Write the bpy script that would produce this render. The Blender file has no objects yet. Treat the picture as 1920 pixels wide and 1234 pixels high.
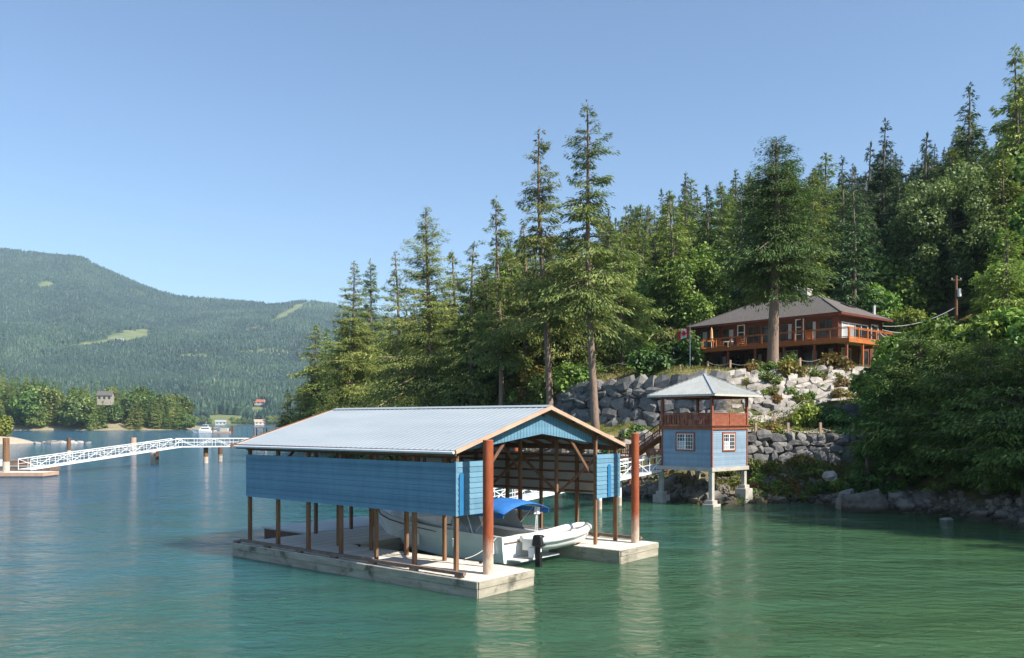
import bpy, math, random
import numpy as np
from mathutils import Vector, Matrix, noise as mnoise

random.seed(7)
SC = bpy.context.scene
COL = SC.collection
F, HY, CAMZ = 1600.0, 790.5, 6.0
HAZE = 7.5e-5
R = math.radians


def at(px, py, Y):
    """world point seen at photograph pixel (px, py) at distance Y"""
    return Vector(((px - 960.0) / F * Y, Y, CAMZ + (HY - py) / F * Y))


# ------------------------------------------------------------------ object helpers
def tag(o, label=None, cat=None, group=None, kind=None):
    if label: o['label'] = label
    if cat: o['category'] = cat
    if group: o['group'] = group
    if kind: o['kind'] = kind
    return o


def thing(name, label, cat, loc=(0, 0, 0), rz=0.0, group=None):
    o = bpy.data.objects.new(name, None)
    COL.objects.link(o)
    o.location = loc
    o.rotation_euler = (0, 0, rz)
    o.empty_display_size = 0.3
    return tag(o, label, cat, group)


def copy_tree(o, parent=None):
    c = o.copy()
    COL.objects.link(c)
    c.parent = parent
    for ch in list(o.children):
        copy_tree(ch, c)
    return c


class MB:
    """collects simple solids into one mesh"""

    def __init__(self):
        self.v, self.f, self.m = [], [], []

    def add(self, verts, faces, m=0):
        k = len(self.v)
        self.v += [tuple(p) for p in verts]
        self.f += [tuple(i + k for i in fc) for fc in faces]
        self.m += [m] * len(faces)
        return self

    def hexa(self, p, m=0):
        # p: 4 bottom (ccw from above) + 4 top
        return self.add(p, [(3, 2, 1, 0), (4, 5, 6, 7), (0, 1, 5, 4), (1, 2, 6, 5), (2, 3, 7, 6), (3, 0, 4, 7)], m)

    def box(self, x0, x1, y0, y1, z0, z1, m=0):
        return self.hexa([(x0, y0, z0), (x1, y0, z0), (x1, y1, z0), (x0, y1, z0),
                          (x0, y0, z1), (x1, y0, z1), (x1, y1, z1), (x0, y1, z1)], m)

    def beam(self, p, q, w, h=None, m=0, up=(0, 0, 1)):
        h = h or w
        p, q = Vector(p), Vector(q)
        d = (q - p).normalized()
        up = Vector(up)
        if abs(d.dot(up)) > .98: up = Vector((0, 1, 0))
        s = d.cross(up).normalized() * (w / 2)
        t = s.cross(d).normalized() * (h / 2)
        return self.hexa([p - s - t, p + s - t, q + s - t, q - s - t,
                          p - s + t, p + s + t, q + s + t, q - s + t], m)

    def tube(self, pts, rad, n=8, m=0, cap=True):
        pts = [Vector(p) for p in pts]
        if not isinstance(rad, (list, tuple)): rad = [rad] * len(pts)
        vs = []
        ref = Vector((.31, .17, 1)).normalized()
        for i, p in enumerate(pts):
            a, b = pts[max(0, i - 1)], pts[min(len(pts) - 1, i + 1)]
            d = (b - a).normalized()
            r_ = ref if abs(d.dot(ref)) < .96 else Vector((1, 0, 0))
            s = d.cross(r_).normalized()
            t = d.cross(s)
            for k in range(n):
                an = 2 * math.pi * k / n
                vs.append(p + (s * math.cos(an) + t * math.sin(an)) * rad[i])
        fs = []
        for i in range(len(pts) - 1):
            for k in range(n):
                k2 = (k + 1) % n
                fs.append((i * n + k, i * n + k2, (i + 1) * n + k2, (i + 1) * n + k))
        if cap:
            fs.append(tuple(range(n)))
            fs.append(tuple(reversed(range((len(pts) - 1) * n, len(pts) * n))))
        return self.add(vs, fs, m)

    def prism(self, poly, axis, a, b, m=0):
        """poly: 2D points; extruded along axis ('x','y','z') from a to b"""
        def mk(p, t):
            return {'x': (t, p[0], p[1]), 'y': (p[0], t, p[1]), 'z': (p[0], p[1], t)}[axis]
        n = len(poly)
        vs = [mk(p, a) for p in poly] + [mk(p, b) for p in poly]
        fs = [tuple(range(n)), tuple(reversed(range(n, 2 * n)))]
        fs += [(i, n + i, n + (i + 1) % n, (i + 1) % n) for i in range(n)]
        return self.add(vs, fs, m)

    def build(self, name, mats, parent=None, smooth=False, bevel=0.0):
        me = bpy.data.meshes.new(name)
        me.from_pydata(self.v, [], self.f)
        if not isinstance(mats, (list, tuple)): mats = [mats]
        for k in mats: me.materials.append(k)
        me.polygons.foreach_set('material_index', self.m)
        import bmesh
        bm = bmesh.new(); bm.from_mesh(me)
        bmesh.ops.recalc_face_normals(bm, faces=bm.faces)
        bm.to_mesh(me); bm.free()
        if smooth:
            me.polygons.foreach_set('use_smooth', [True] * len(me.polygons))
        me.update()
        o = bpy.data.objects.new(name, me)
        COL.objects.link(o)
        if parent: o.parent = parent
        if bevel:
            b = o.modifiers.new('edges', 'BEVEL'); b.width = bevel; b.segments = 2; b.limit_method = 'ANGLE'
        return o


def np_mesh(name, verts, faces, mats, parent=None, tone=None, smooth=False, matidx=None):
    """verts (N,3) array, faces (M,k) int array"""
    me = bpy.data.meshes.new(name)
    verts = np.asarray(verts, np.float32); faces = np.asarray(faces, np.int32)
    nf, k = faces.shape
    me.vertices.add(len(verts)); me.vertices.foreach_set('co', verts.ravel())
    me.loops.add(nf * k); me.loops.foreach_set('vertex_index', faces.ravel())
    me.polygons.add(nf)
    me.polygons.foreach_set('loop_start', np.arange(0, nf * k, k, dtype=np.int32))
    try: me.polygons.foreach_set('loop_total', np.full(nf, k, np.int32))
    except Exception: pass
    if not isinstance(mats, (list, tuple)): mats = [mats]
    for q in mats: me.materials.append(q)
    if matidx is not None: me.polygons.foreach_set('material_index', np.asarray(matidx, np.int32))
    if tone is not None:
        a = me.attributes.new('tone', 'FLOAT', 'FACE' if len(tone) == nf else 'POINT')
        a.data.foreach_set('value', np.asarray(tone, np.float32))
    me.polygons.foreach_set('use_smooth', np.full(nf, smooth, dtype=bool))
    me.update(); me.validate()
    if name is None: return me
    o = bpy.data.objects.new(name, me)
    COL.objects.link(o)
    if parent: o.parent = parent
    return o


# ------------------------------------------------------------------ materials
def new_mat(name):
    m = bpy.data.materials.new(name); m.use_nodes = True
    nt = m.node_tree; nt.nodes.clear()
    out = nt.nodes.new('ShaderNodeOutputMaterial')
    b = nt.nodes.new('ShaderNodeBsdfPrincipled')
    nt.links.new(b.outputs[0], out.inputs[0])
    return m, nt, b, out


def rgba(c): return (c[0], c[1], c[2], 1.0)


def N(nt, t, **kw):
    n = nt.nodes.new(t)
    for k, v in kw.items():
        if k in n.inputs: n.inputs[k].default_value = v
        else: setattr(n, k, v)
    return n


def ramp(nt, stops):
    r = nt.nodes.new('ShaderNodeValToRGB')
    e = r.color_ramp.elements
    while len(e) < len(stops): e.new(.5)
    for q, (p, c) in zip(e, stops):
        q.position = p; q.color = rgba(c)
    return r


def noisy(name, c1, c2, scale=4.0, stretch=(1, 1, 1), rough=.7, bump=.0, bscale=None, detail=6.0, spec=.3, metal=0.0, c3=None, wear=None):
    """two/three tone mottled surface in object coordinates"""
    m, nt, b, out = new_mat(name)
    tc = N(nt, 'ShaderNodeTexCoord'); mp = N(nt, 'ShaderNodeMapping')
    mp.inputs['Scale'].default_value = stretch
    nt.links.new(tc.outputs['Object'], mp.inputs[0])
    nz = N(nt, 'ShaderNodeTexNoise', Scale=scale, Detail=detail, Roughness=.62)
    nt.links.new(mp.outputs[0], nz.inputs['Vector'])
    st = [(.3, c1), (.7, c2)] if c3 is None else [(.25, c1), (.5, c2), (.75, c3)]
    r = ramp(nt, st)
    nt.links.new(nz.outputs[0], r.inputs[0])
    colout = r.outputs[0]
    if wear:
        nz2 = N(nt, 'ShaderNodeTexNoise', Scale=wear[1], Detail=5.0, Roughness=.7)
        nt.links.new(tc.outputs['Object'], nz2.inputs['Vector'])
        rr = ramp(nt, [(wear[2], (0, 0, 0)), (wear[2] + .12, (1, 1, 1))])
        nt.links.new(nz2.outputs[0], rr.inputs[0])
        mx = N(nt, 'ShaderNodeMixRGB'); mx.inputs[2].default_value = rgba(wear[0])
        nt.links.new(rr.outputs[0], mx.inputs[0]); nt.links.new(colout, mx.inputs[1]); colout = mx.outputs[0]
    nt.links.new(colout, b.inputs['Base Color'])
    b.inputs['Roughness'].default_value = rough
    b.inputs['Specular IOR Level'].default_value = spec
    b.inputs['Metallic'].default_value = metal
    if bump:
        nb = N(nt, 'ShaderNodeTexNoise', Scale=bscale or scale * 3, Detail=5.0)
        nt.links.new(mp.outputs[0], nb.inputs['Vector'])
        bp = N(nt, 'ShaderNodeBump', Strength=bump, Distance=.05)
        nt.links.new(nb.outputs[0], bp.inputs['Height']); nt.links.new(bp.outputs[0], b.inputs['Normal'])
    return m


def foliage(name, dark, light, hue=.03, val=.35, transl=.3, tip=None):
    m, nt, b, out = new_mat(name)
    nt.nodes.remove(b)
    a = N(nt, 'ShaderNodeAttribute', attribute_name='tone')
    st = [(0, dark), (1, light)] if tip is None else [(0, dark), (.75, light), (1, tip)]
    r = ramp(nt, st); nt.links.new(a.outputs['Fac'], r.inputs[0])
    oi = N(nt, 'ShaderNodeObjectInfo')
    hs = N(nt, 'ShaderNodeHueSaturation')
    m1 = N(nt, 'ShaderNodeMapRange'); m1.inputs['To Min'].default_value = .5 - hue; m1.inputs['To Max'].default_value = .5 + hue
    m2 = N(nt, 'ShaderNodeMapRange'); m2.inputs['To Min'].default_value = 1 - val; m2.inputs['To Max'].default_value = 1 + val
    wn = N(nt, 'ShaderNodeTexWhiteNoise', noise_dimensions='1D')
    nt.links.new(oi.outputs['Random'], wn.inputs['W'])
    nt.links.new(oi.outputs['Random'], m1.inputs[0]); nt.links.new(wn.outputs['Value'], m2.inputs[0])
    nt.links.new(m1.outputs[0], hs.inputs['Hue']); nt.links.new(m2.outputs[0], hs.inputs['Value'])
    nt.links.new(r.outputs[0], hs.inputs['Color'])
    d = N(nt, 'ShaderNodeBsdfDiffuse'); t = N(nt, 'ShaderNodeBsdfTranslucent'); g = N(nt, 'ShaderNodeBsdfGlossy', Roughness=.5)
    mx = N(nt, 'ShaderNodeMixShader'); mx.inputs[0].default_value = transl
    mg = N(nt, 'ShaderNodeMixShader'); mg.inputs[0].default_value = .03
    nt.links.new(hs.outputs[0], d.inputs[0]); nt.links.new(hs.outputs[0], t.inputs[0])
    nt.links.new(d.outputs[0], mx.inputs[1]); nt.links.new(t.outputs[0], mx.inputs[2])
    nt.links.new(mx.outputs[0], mg.inputs[1]); nt.links.new(g.outputs[0], mg.inputs[2])
    nt.links.new(mg.outputs[0], out.inputs[0])
    return m


def plain(name, c, rough=.5, spec=.4, metal=0.0, coat=0.0):
    return noisy(name, tuple(x * .9 for x in c), tuple(min(1, x * 1.08) for x in c), 2.5, rough=rough, spec=spec, metal=metal)


def lap_siding(name, c1, c2, pitch=.2, z0=0.0):
    """painted boards: each board a slightly different weathered tone, faint vertical streaks, grime"""
    m, nt, b, out = new_mat(name)
    tc = N(nt, 'ShaderNodeTexCoord'); sp = N(nt, 'ShaderNodeSeparateXYZ'); nt.links.new(tc.outputs['Object'], sp.inputs[0])
    dv = N(nt, 'ShaderNodeMath', operation='MULTIPLY_ADD'); dv.inputs[1].default_value = 1 / pitch; dv.inputs[2].default_value = -z0 / pitch; nt.links.new(sp.outputs['Z'], dv.inputs[0])
    fl = N(nt, 'ShaderNodeMath', operation='FLOOR'); nt.links.new(dv.outputs[0], fl.inputs[0])
    wn = N(nt, 'ShaderNodeTexWhiteNoise', noise_dimensions='1D'); nt.links.new(fl.outputs[0], wn.inputs['W'])
    mp = N(nt, 'ShaderNodeMapping'); mp.inputs['Scale'].default_value = (1, 1, .22); nt.links.new(tc.outputs['Object'], mp.inputs[0])
    n1 = N(nt, 'ShaderNodeTexNoise', Scale=3.2, Detail=6.0, Roughness=.7); nt.links.new(mp.outputs[0], n1.inputs['Vector'])
    n2 = N(nt, 'ShaderNodeTexNoise', Scale=.5, Detail=4.0); nt.links.new(tc.outputs['Object'], n2.inputs['Vector'])
    a1 = N(nt, 'ShaderNodeMath', operation='MULTIPLY_ADD'); a1.inputs[1].default_value = .35; nt.links.new(wn.outputs[0], a1.inputs[0]); nt.links.new(n1.outputs[0], a1.inputs[2])
    a2 = N(nt, 'ShaderNodeMath', operation='MULTIPLY_ADD'); a2.inputs[1].default_value = .6; nt.links.new(n2.outputs[0], a2.inputs[0]); nt.links.new(a1.outputs[0], a2.inputs[2])
    r = ramp(nt, [(.55, tuple(x * .88 for x in c1)), (.95, c2)]); mr = N(nt, 'ShaderNodeMath', operation='MULTIPLY'); mr.inputs[1].default_value = .8
    nt.links.new(a2.outputs[0], mr.inputs[0]); nt.links.new(mr.outputs[0], r.inputs[0])
    n3 = N(nt, 'ShaderNodeTexNoise', Scale=1.3, Detail=8.0, Roughness=.75); nt.links.new(mp.outputs[0], n3.inputs['Vector'])
    rr = ramp(nt, [(.60, (0, 0, 0)), (.74, (.55, .55, .55))]); nt.links.new(n3.outputs[0], rr.inputs[0])
    mx = N(nt, 'ShaderNodeMixRGB'); mx.inputs[2].default_value = (.16, .17, .16, 1)
    nt.links.new(rr.outputs[0], mx.inputs[0]); nt.links.new(r.outputs[0], mx.inputs[1]); nt.links.new(mx.outputs[0], b.inputs['Base Color'])
    b.inputs['Roughness'].default_value = .6; b.inputs['Specular IOR Level'].default_value = .3
    bp = N(nt, 'ShaderNodeBump', Strength=.15, Distance=.02); nt.links.new(n1.outputs[0], bp.inputs['Height']); nt.links.new(bp.outputs[0], b.inputs['Normal'])
    return m


def stone_mat(name, c1, c2, c3, moss=(.085, .085, .05), tide=False):
    m, nt, b, out = new_mat(name)
    tc = N(nt, 'ShaderNodeTexCoord'); at_ = N(nt, 'ShaderNodeAttribute', attribute_name='tone'); geo = N(nt, 'ShaderNodeNewGeometry')
    n1 = N(nt, 'ShaderNodeTexNoise', Scale=1.6, Detail=9.0, Roughness=.72); n2 = N(nt, 'ShaderNodeTexNoise', Scale=2.6, Detail=7.0, Roughness=.7); n3 = N(nt, 'ShaderNodeTexNoise', Scale=5.0, Detail=6.0, Roughness=.7)
    for q in (n1, n2, n3): nt.links.new(geo.outputs['Position'], q.inputs['Vector'])
    ad = N(nt, 'ShaderNodeMath', operation='MULTIPLY_ADD'); ad.inputs[1].default_value = .42; nt.links.new(at_.outputs['Fac'], ad.inputs[0]); nt.links.new(n1.outputs[0], ad.inputs[2])
    r = ramp(nt, [(.35, c1), (.62, c2), (.95, c3)]); nt.links.new(ad.outputs[0], r.inputs[0])
    rr = ramp(nt, [(.56, (0, 0, 0)), (.68, (.85, .85, .85))]); nt.links.new(n2.outputs[0], rr.inputs[0])
    mx = N(nt, 'ShaderNodeMixRGB'); mx.inputs[2].default_value = rgba(moss); nt.links.new(rr.outputs[0], mx.inputs[0]); nt.links.new(r.outputs[0], mx.inputs[1]); col = mx.outputs[0]
    if tide:
        sp = N(nt, 'ShaderNodeSeparateXYZ'); nt.links.new(geo.outputs['Position'], sp.inputs[0])
        w = N(nt, 'ShaderNodeMath', operation='MULTIPLY_ADD'); w.inputs[1].default_value = .5; nt.links.new(n2.outputs[0], w.inputs[0]); nt.links.new(sp.outputs['Z'], w.inputs[2])
        mr = N(nt, 'ShaderNodeMapRange'); mr.inputs['From Min'].default_value = .5; mr.inputs['From Max'].default_value = .75; mr.inputs['To Min'].default_value = .85; mr.inputs['To Max'].default_value = 0; nt.links.new(w.outputs[0], mr.inputs[0])
        m2 = N(nt, 'ShaderNodeMixRGB'); m2.inputs[2].default_value = (.045, .038, .018, 1); nt.links.new(mr.outputs[0], m2.inputs[0]); nt.links.new(col, m2.inputs[1]); col = m2.outputs[0]
    nt.links.new(col, b.inputs['Base Color']); b.inputs['Roughness'].default_value = .9; b.inputs['Specular IOR Level'].default_value = .2
    bp = N(nt, 'ShaderNodeBump', Strength=.8, Distance=.08); nt.links.new(n3.outputs[0], bp.inputs['Height']); nt.links.new(bp.outputs[0], b.inputs['Normal'])
    return m


M = {}
M['metal_roof'] = noisy('metal_roof', (0.297, 0.336, 0.352), (0.360, 0.396, 0.409), .9, (0.900, 0.230, 0.940), rough=.42, spec=.5, wear=((0.279, 0.304, 0.305), 1.1, .62))
M['zinc_roof'] = noisy('zinc_roof', (.36, .37, .35), (.46, .47, .44), 1.2, rough=.45, spec=.4)
M['blue_wall'] = lap_siding('blue_wall', (.105, .225, .315), (.135, .27, .365))
M['blue_trim'] = noisy('blue_trim', (.02, .14, .30), (.03, .17, .35), 2, rough=.5)
M['siding_back'] = noisy('siding_back', (.44, .415, .35), (.56, .53, .46), 2, (1, .4, 1), rough=.8)
M['wood_post'] = noisy('wood_post', (0.136, 0.070, 0.037), (0.264, 0.144, 0.074), 3, (3.200, 3.200, 0.410), rough=.75, bump=.3, bscale=9)
M['wood_dark'] = noisy('wood_dark', (.10, .05, .03), (.19, .10, .06), 3, (3, 3, .6), rough=.8)
M['rake_board'] = noisy('rake_board', (0.416, 0.274, 0.192), (0.528, 0.365, 0.266), 2.2, rough=.7)
M['dock_side'] = noisy('dock_side', (.25, .225, .175), (.43, .39, .305), 1.3, (.6, .6, 4), rough=.85, bump=.4, bscale=5, wear=((.12, .115, .085), .9, .55))
M['bull_rail'] = noisy('bull_rail', (.13, .09, .07), (.24, .17, .13), 3, rough=.85)
M['rust'] = noisy('rust', (.25, .055, .022), (.36, .095, .04), 2.2, (1, 1, .5), rough=.8, bump=.25, bscale=14, c3=(.30, .075, .035))
M['pile_foot'] = noisy('pile_foot', (.42, .34, .26), (.6, .52, .42), 3, rough=.9, bump=.5, bscale=16)
M['white_paint'] = noisy('white_paint', (.70, .70, .69), (.82, .82, .80), 1.4, rough=.45)
M['gelcoat'] = noisy('gelcoat', (.70, .70, .67), (.80, .80, .77), .8, rough=.25, spec=.5)
M['hull_blue'] = noisy('hull_blue', (.02, .03, .10), (.03, .05, .14), 1.2, rough=.35)
M['canvas'] = noisy('canvas', (.02, .12, .38), (.035, .165, .46), 2.5, rough=.85, bump=.2, bscale=4)
M['glass'] = noisy('glass', (.010, .014, .018), (.03, .037, .042), .8, rough=.06, spec=.7)
M['clear_glass'] = noisy('clear_glass', (.20, .24, .25), (.28, .32, .33), .8, rough=.1, spec=.7)
M['black'] = noisy('black', (.012, .012, .013), (.03, .03, .032), 5, rough=.4)
M['chrome'] = noisy('chrome', (.6, .6, .6), (.75, .75, .75), 3, rough=.25, metal=1.0)
M['concrete'] = noisy('concrete', (.36, .33, .28), (.52, .49, .43), 1.8, rough=.9, bump=.4, bscale=8)
M['alu'] = noisy('alu', (.66, .67, .68), (.78, .79, .80), 2, rough=.4, metal=.0)
M['gaz_blue'] = lap_siding('gaz_blue', (.20, .29, .37), (.25, .34, .42))
M['redwood'] = noisy('redwood', (.20, .062, .034), (.34, .12, .068), 2.5, (1, 1, 2), rough=.65, bump=.2, bscale=9)
M['cedar'] = noisy('cedar', (.36, .105, .03), (.48, .165, .052), 2, rough=.55)
M['brown_wall'] = noisy('brown_wall', (.07, .034, .022), (.125, .060, .036), 1.6, (1, 1, 5), rough=.7, c3=(.095, .046, .029))
M['shingle'] = noisy('shingle', (.085, .075, .068), (.16, .145, .13), 5, (1, 1, 2), rough=.9, bump=.5, bscale=7)
M['fascia'] = noisy('fascia', (0.108, 0.030, 0.022), (0.158, 0.051, 0.034), 2, rough=.6)
M['curtain'] = noisy('curtain', (.33, .35, .36), (.5, .5, .5), 1.2, (3, 3, .4), rough=.8)
M['bark'] = noisy('bark', (.10, .065, .046), (.26, .185, .14), 2.2, (2.2, 2.2, .45), rough=.9, bump=.8, bscale=5, c3=(.185, .125, .09))
M['bark_far'] = noisy('bark_far', (.10, .08, .06), (.22, .17, .13), 1, rough=.95)
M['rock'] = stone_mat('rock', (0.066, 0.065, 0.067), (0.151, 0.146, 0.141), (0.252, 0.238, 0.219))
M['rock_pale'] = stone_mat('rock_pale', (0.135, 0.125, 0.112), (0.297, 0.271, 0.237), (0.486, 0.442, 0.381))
M['shore_rock'] = stone_mat('shore_rock', (.07, .062, .052), (.16, .14, .115), (.27, .245, .205), (.09, .07, .03), True)
M['gravel'] = noisy('gravel', (.36, .33, .27), (.52, .48, .40), 3, rough=.95, bump=.3, bscale=20)
M['sand'] = noisy('sand', (.36, .29, .21), (.50, .41, .30), .6, rough=.95)
M['wire'] = plain('wire', (.06, .06, .06), .6)
M['rope'] = plain('rope', (.5, .45, .36), .9)
M['red'] = plain('red', (.55, .02, .02), .7)
M['flower'] = noisy('flower', (.62, .12, .16), (.78, .62, .2), 9, rough=.8)
M['grass_leaf'] = foliage('grass_leaf', (.10, .11, .028), (.27, .25, .075), .03, .2)

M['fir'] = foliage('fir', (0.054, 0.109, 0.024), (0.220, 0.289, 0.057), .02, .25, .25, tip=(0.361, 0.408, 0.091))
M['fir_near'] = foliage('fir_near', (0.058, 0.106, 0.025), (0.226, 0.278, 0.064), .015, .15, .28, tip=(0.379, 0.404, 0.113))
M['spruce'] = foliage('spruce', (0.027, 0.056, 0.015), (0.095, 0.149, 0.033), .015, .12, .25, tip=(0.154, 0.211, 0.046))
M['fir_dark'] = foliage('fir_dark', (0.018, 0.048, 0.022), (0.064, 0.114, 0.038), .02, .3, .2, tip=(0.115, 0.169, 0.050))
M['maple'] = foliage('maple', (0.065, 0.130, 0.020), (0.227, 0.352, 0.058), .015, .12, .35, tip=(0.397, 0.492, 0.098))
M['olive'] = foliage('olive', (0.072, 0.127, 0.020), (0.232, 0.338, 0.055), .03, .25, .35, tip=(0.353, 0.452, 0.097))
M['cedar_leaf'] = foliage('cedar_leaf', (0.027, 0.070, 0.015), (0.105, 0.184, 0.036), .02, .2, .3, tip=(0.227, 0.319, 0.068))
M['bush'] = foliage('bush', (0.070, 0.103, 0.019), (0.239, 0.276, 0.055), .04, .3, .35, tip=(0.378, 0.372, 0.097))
M['dry_bush'] = foliage('dry_bush', (.12, .085, .02), (.30, .20, .05), .03, .25, .3, tip=(.4, .3, .1))
M['far_leaf'] = foliage('far_leaf', (0.066, 0.117, 0.028), (0.196, 0.269, 0.065), .035, .3, .25, tip=(0.315, 0.359, 0.101))
M['hill_leaf'] = foliage('hill_leaf', (0.011, 0.039, 0.019), (0.037, 0.078, 0.035), .0, .0, .15, tip=(0.067, 0.120, 0.052))

# rust coated pile that bleaches to a pale, barnacled band towards the tide line
def pile_mat():
    m, nt, b, out = new_mat('pile_steel')
    tc = N(nt, 'ShaderNodeTexCoord'); sp = N(nt, 'ShaderNodeSeparateXYZ'); nt.links.new(tc.outputs['Object'], sp.inputs[0])
    mp = N(nt, 'ShaderNodeMapping'); mp.inputs['Scale'].default_value = (1, 1, .35); nt.links.new(tc.outputs['Object'], mp.inputs[0])
    n1 = N(nt, 'ShaderNodeTexNoise', Scale=3.0, Detail=7.0, Roughness=.7); nt.links.new(mp.outputs[0], n1.inputs['Vector'])
    r1 = ramp(nt, [(.25, (.17, .04, .02)), (.5, (.30, .075, .03)), (.75, (.38, .12, .055))]); nt.links.new(n1.outputs[0], r1.inputs[0])
    r2 = ramp(nt, [(.3, (.34, .24, .17)), (.6, (.56, .46, .36)), (.8, (.64, .56, .46))]); nt.links.new(n1.outputs[0], r2.inputs[0])
    n2 = N(nt, 'ShaderNodeTexNoise', Scale=5.0, Detail=6.0, Roughness=.75); nt.links.new(mp.outputs[0], n2.inputs['Vector'])
    a = N(nt, 'ShaderNodeMath', operation='MULTIPLY_ADD'); a.inputs[1].default_value = 1.5; nt.links.new(n2.outputs[0], a.inputs[0]); nt.links.new(sp.outputs['Z'], a.inputs[2])
    mr = N(nt, 'ShaderNodeMapRange'); mr.inputs['From Min'].default_value = 1.75; mr.inputs['From Max'].default_value = 2.75; mr.inputs['To Min'].default_value = 1; mr.inputs['To Max'].default_value = 0
    nt.links.new(a.outputs[0], mr.inputs[0])
    mx = N(nt, 'ShaderNodeMixRGB'); nt.links.new(mr.outputs[0], mx.inputs[0]); nt.links.new(r1.outputs[0], mx.inputs[1]); nt.links.new(r2.outputs[0], mx.inputs[2])
    nt.links.new(mx.outputs[0], b.inputs['Base Color']); b.inputs['Roughness'].default_value = .82; b.inputs['Specular IOR Level'].default_value = .25
    bp = N(nt, 'ShaderNodeBump', Strength=.35, Distance=.03); nt.links.new(n2.outputs[0], bp.inputs['Height']); nt.links.new(bp.outputs[0], b.inputs['Normal'])
    return m


M['pile_steel'] = pile_mat()
# ------------------------------------------------------------------ terrain
CP = []


def cp(px, py, Y, Z=None):
    p = at(px, py, Y)
    CP.append((p.x, Y, p.z if Z is None else Z))


SHORE_PX = [(1920, 995), (1800, 968), (1700, 962), (1600, 952), (1500, 943), (1400, 943), (1340, 949), (1240, 938), (1180, 931), (1100, 922),
            (1000, 905), (900, 885), (800, 868), (700, 852), (600, 838), (535, 833)]
SHORE = [(60, -10), (46, 13), (36, 28), (30.5, 40)]
for px, py in SHORE_PX:
    Y = CAMZ * F / (py - HY)
    SHORE.append(((px - 960) / F * Y, Y))
SHORE += [(-66, 255), (-52, 310), (0, 420)]
SH = [Vector(p) for p in SHORE]
_pts = []
for i in range(len(SH) - 1):
    a, b = SH[i], SH[i + 1]
    d = (b - a); L = d.length; nrm = Vector((d.y, -d.x)).normalized()   # inland side
    n = max(1, int(L / (7 if L < 30 else 16)))
    for k in range(n):
        p = a.lerp(b, k / n)
        CP.append((p.x, p.y, 0.0))
        CP.append((p.x - nrm.x * 4, p.y - nrm.y * 4, -1.6))
        _pts.append((p, nrm))
for q in ((-160, 120), (-20, 60), (0, 40), (20, 20), (10, -40), (-150, 350), (-100, -50), (50, -60), (-170, 420), (-40, 100), (-90, 200)):
    CP.append((q[0], q[1], -3.0))

# low bank round the gazebo and under the lower wall
for a in ((1397, 905, 66.4), (1450, 900, 66), (1240, 925, 66), (1420, 868, 67.0), (1500, 866, 67.0), (1580, 868, 66.5), (1660, 880, 64)):
    cp(*a)
WALL_L0 = [(17.2, 67.2), (27.5, 66.6), (31.5, 64.5)]          # foot of the lower wall
for x, y in ((17.2, 67.4), (20, 67.3), (23, 67.1), (26, 66.9), (28.5, 66.2)):
    CP.append((x, y, 2.9))
for x, y in ((16.6, 69.0), (20, 68.9), (23, 68.7), (26, 68.5), (29, 67.9), (18, 72.6), (22, 72.4), (26, 71.6)):
    CP.append((x, y, 5.1))
# ramp and the step below it
for x, y, z in ((17.5, 74.5, 5.3), (20.5, 75.3, 5.9), (25.3, 75.5, 7.2), (29, 76.2, 7.9), (33, 77.5, 8.3), (37, 78, 8.7),
                (27.0, 73.2, 5.2), (30, 73.2, 5.3), (33, 73, 5.4), (27.4, 74.6, 7.3), (30.5, 75, 7.8), (34, 75.2, 8.2)):
    CP.append((x, y, z))
# upper wall (right) foot / top
for x, y, z in ((19.5, 76.0, 6.0), (23, 76.6, 6.8), (27, 77.2, 7.5), (31, 78, 8.1), (35, 79.5, 8.6)):
    CP.append((x, y, z))
for x, y, z in ((20.6, 80.2, 10.3), (24, 80.6, 10.4), (28, 81.4, 10.6), (32, 82.4, 10.8), (36, 83.8, 10.9)):
    CP.append((x, y, z))
# upper wall (left, faces the water) foot / top
for x, y, z in ((17.0, 76.5, 5.6), (13.2, 79.2, 5.6), (9.8, 82.2, 5.8), (6.6, 85.5, 6.2), (3.6, 89, 6.8), (14, 74.5, 4.6), (9, 77.5, 4.2), (5, 80, 4.2)):
    CP.append((x, y, z))
for x, y, z in ((18.6, 78.6, 10.2), (14.7, 81.0, 10.1), (11.3, 84.0, 9.9), (8.1, 87.2, 9.6), (5.0, 90.8, 9.2)):
    CP.append((x, y, z))
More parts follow.
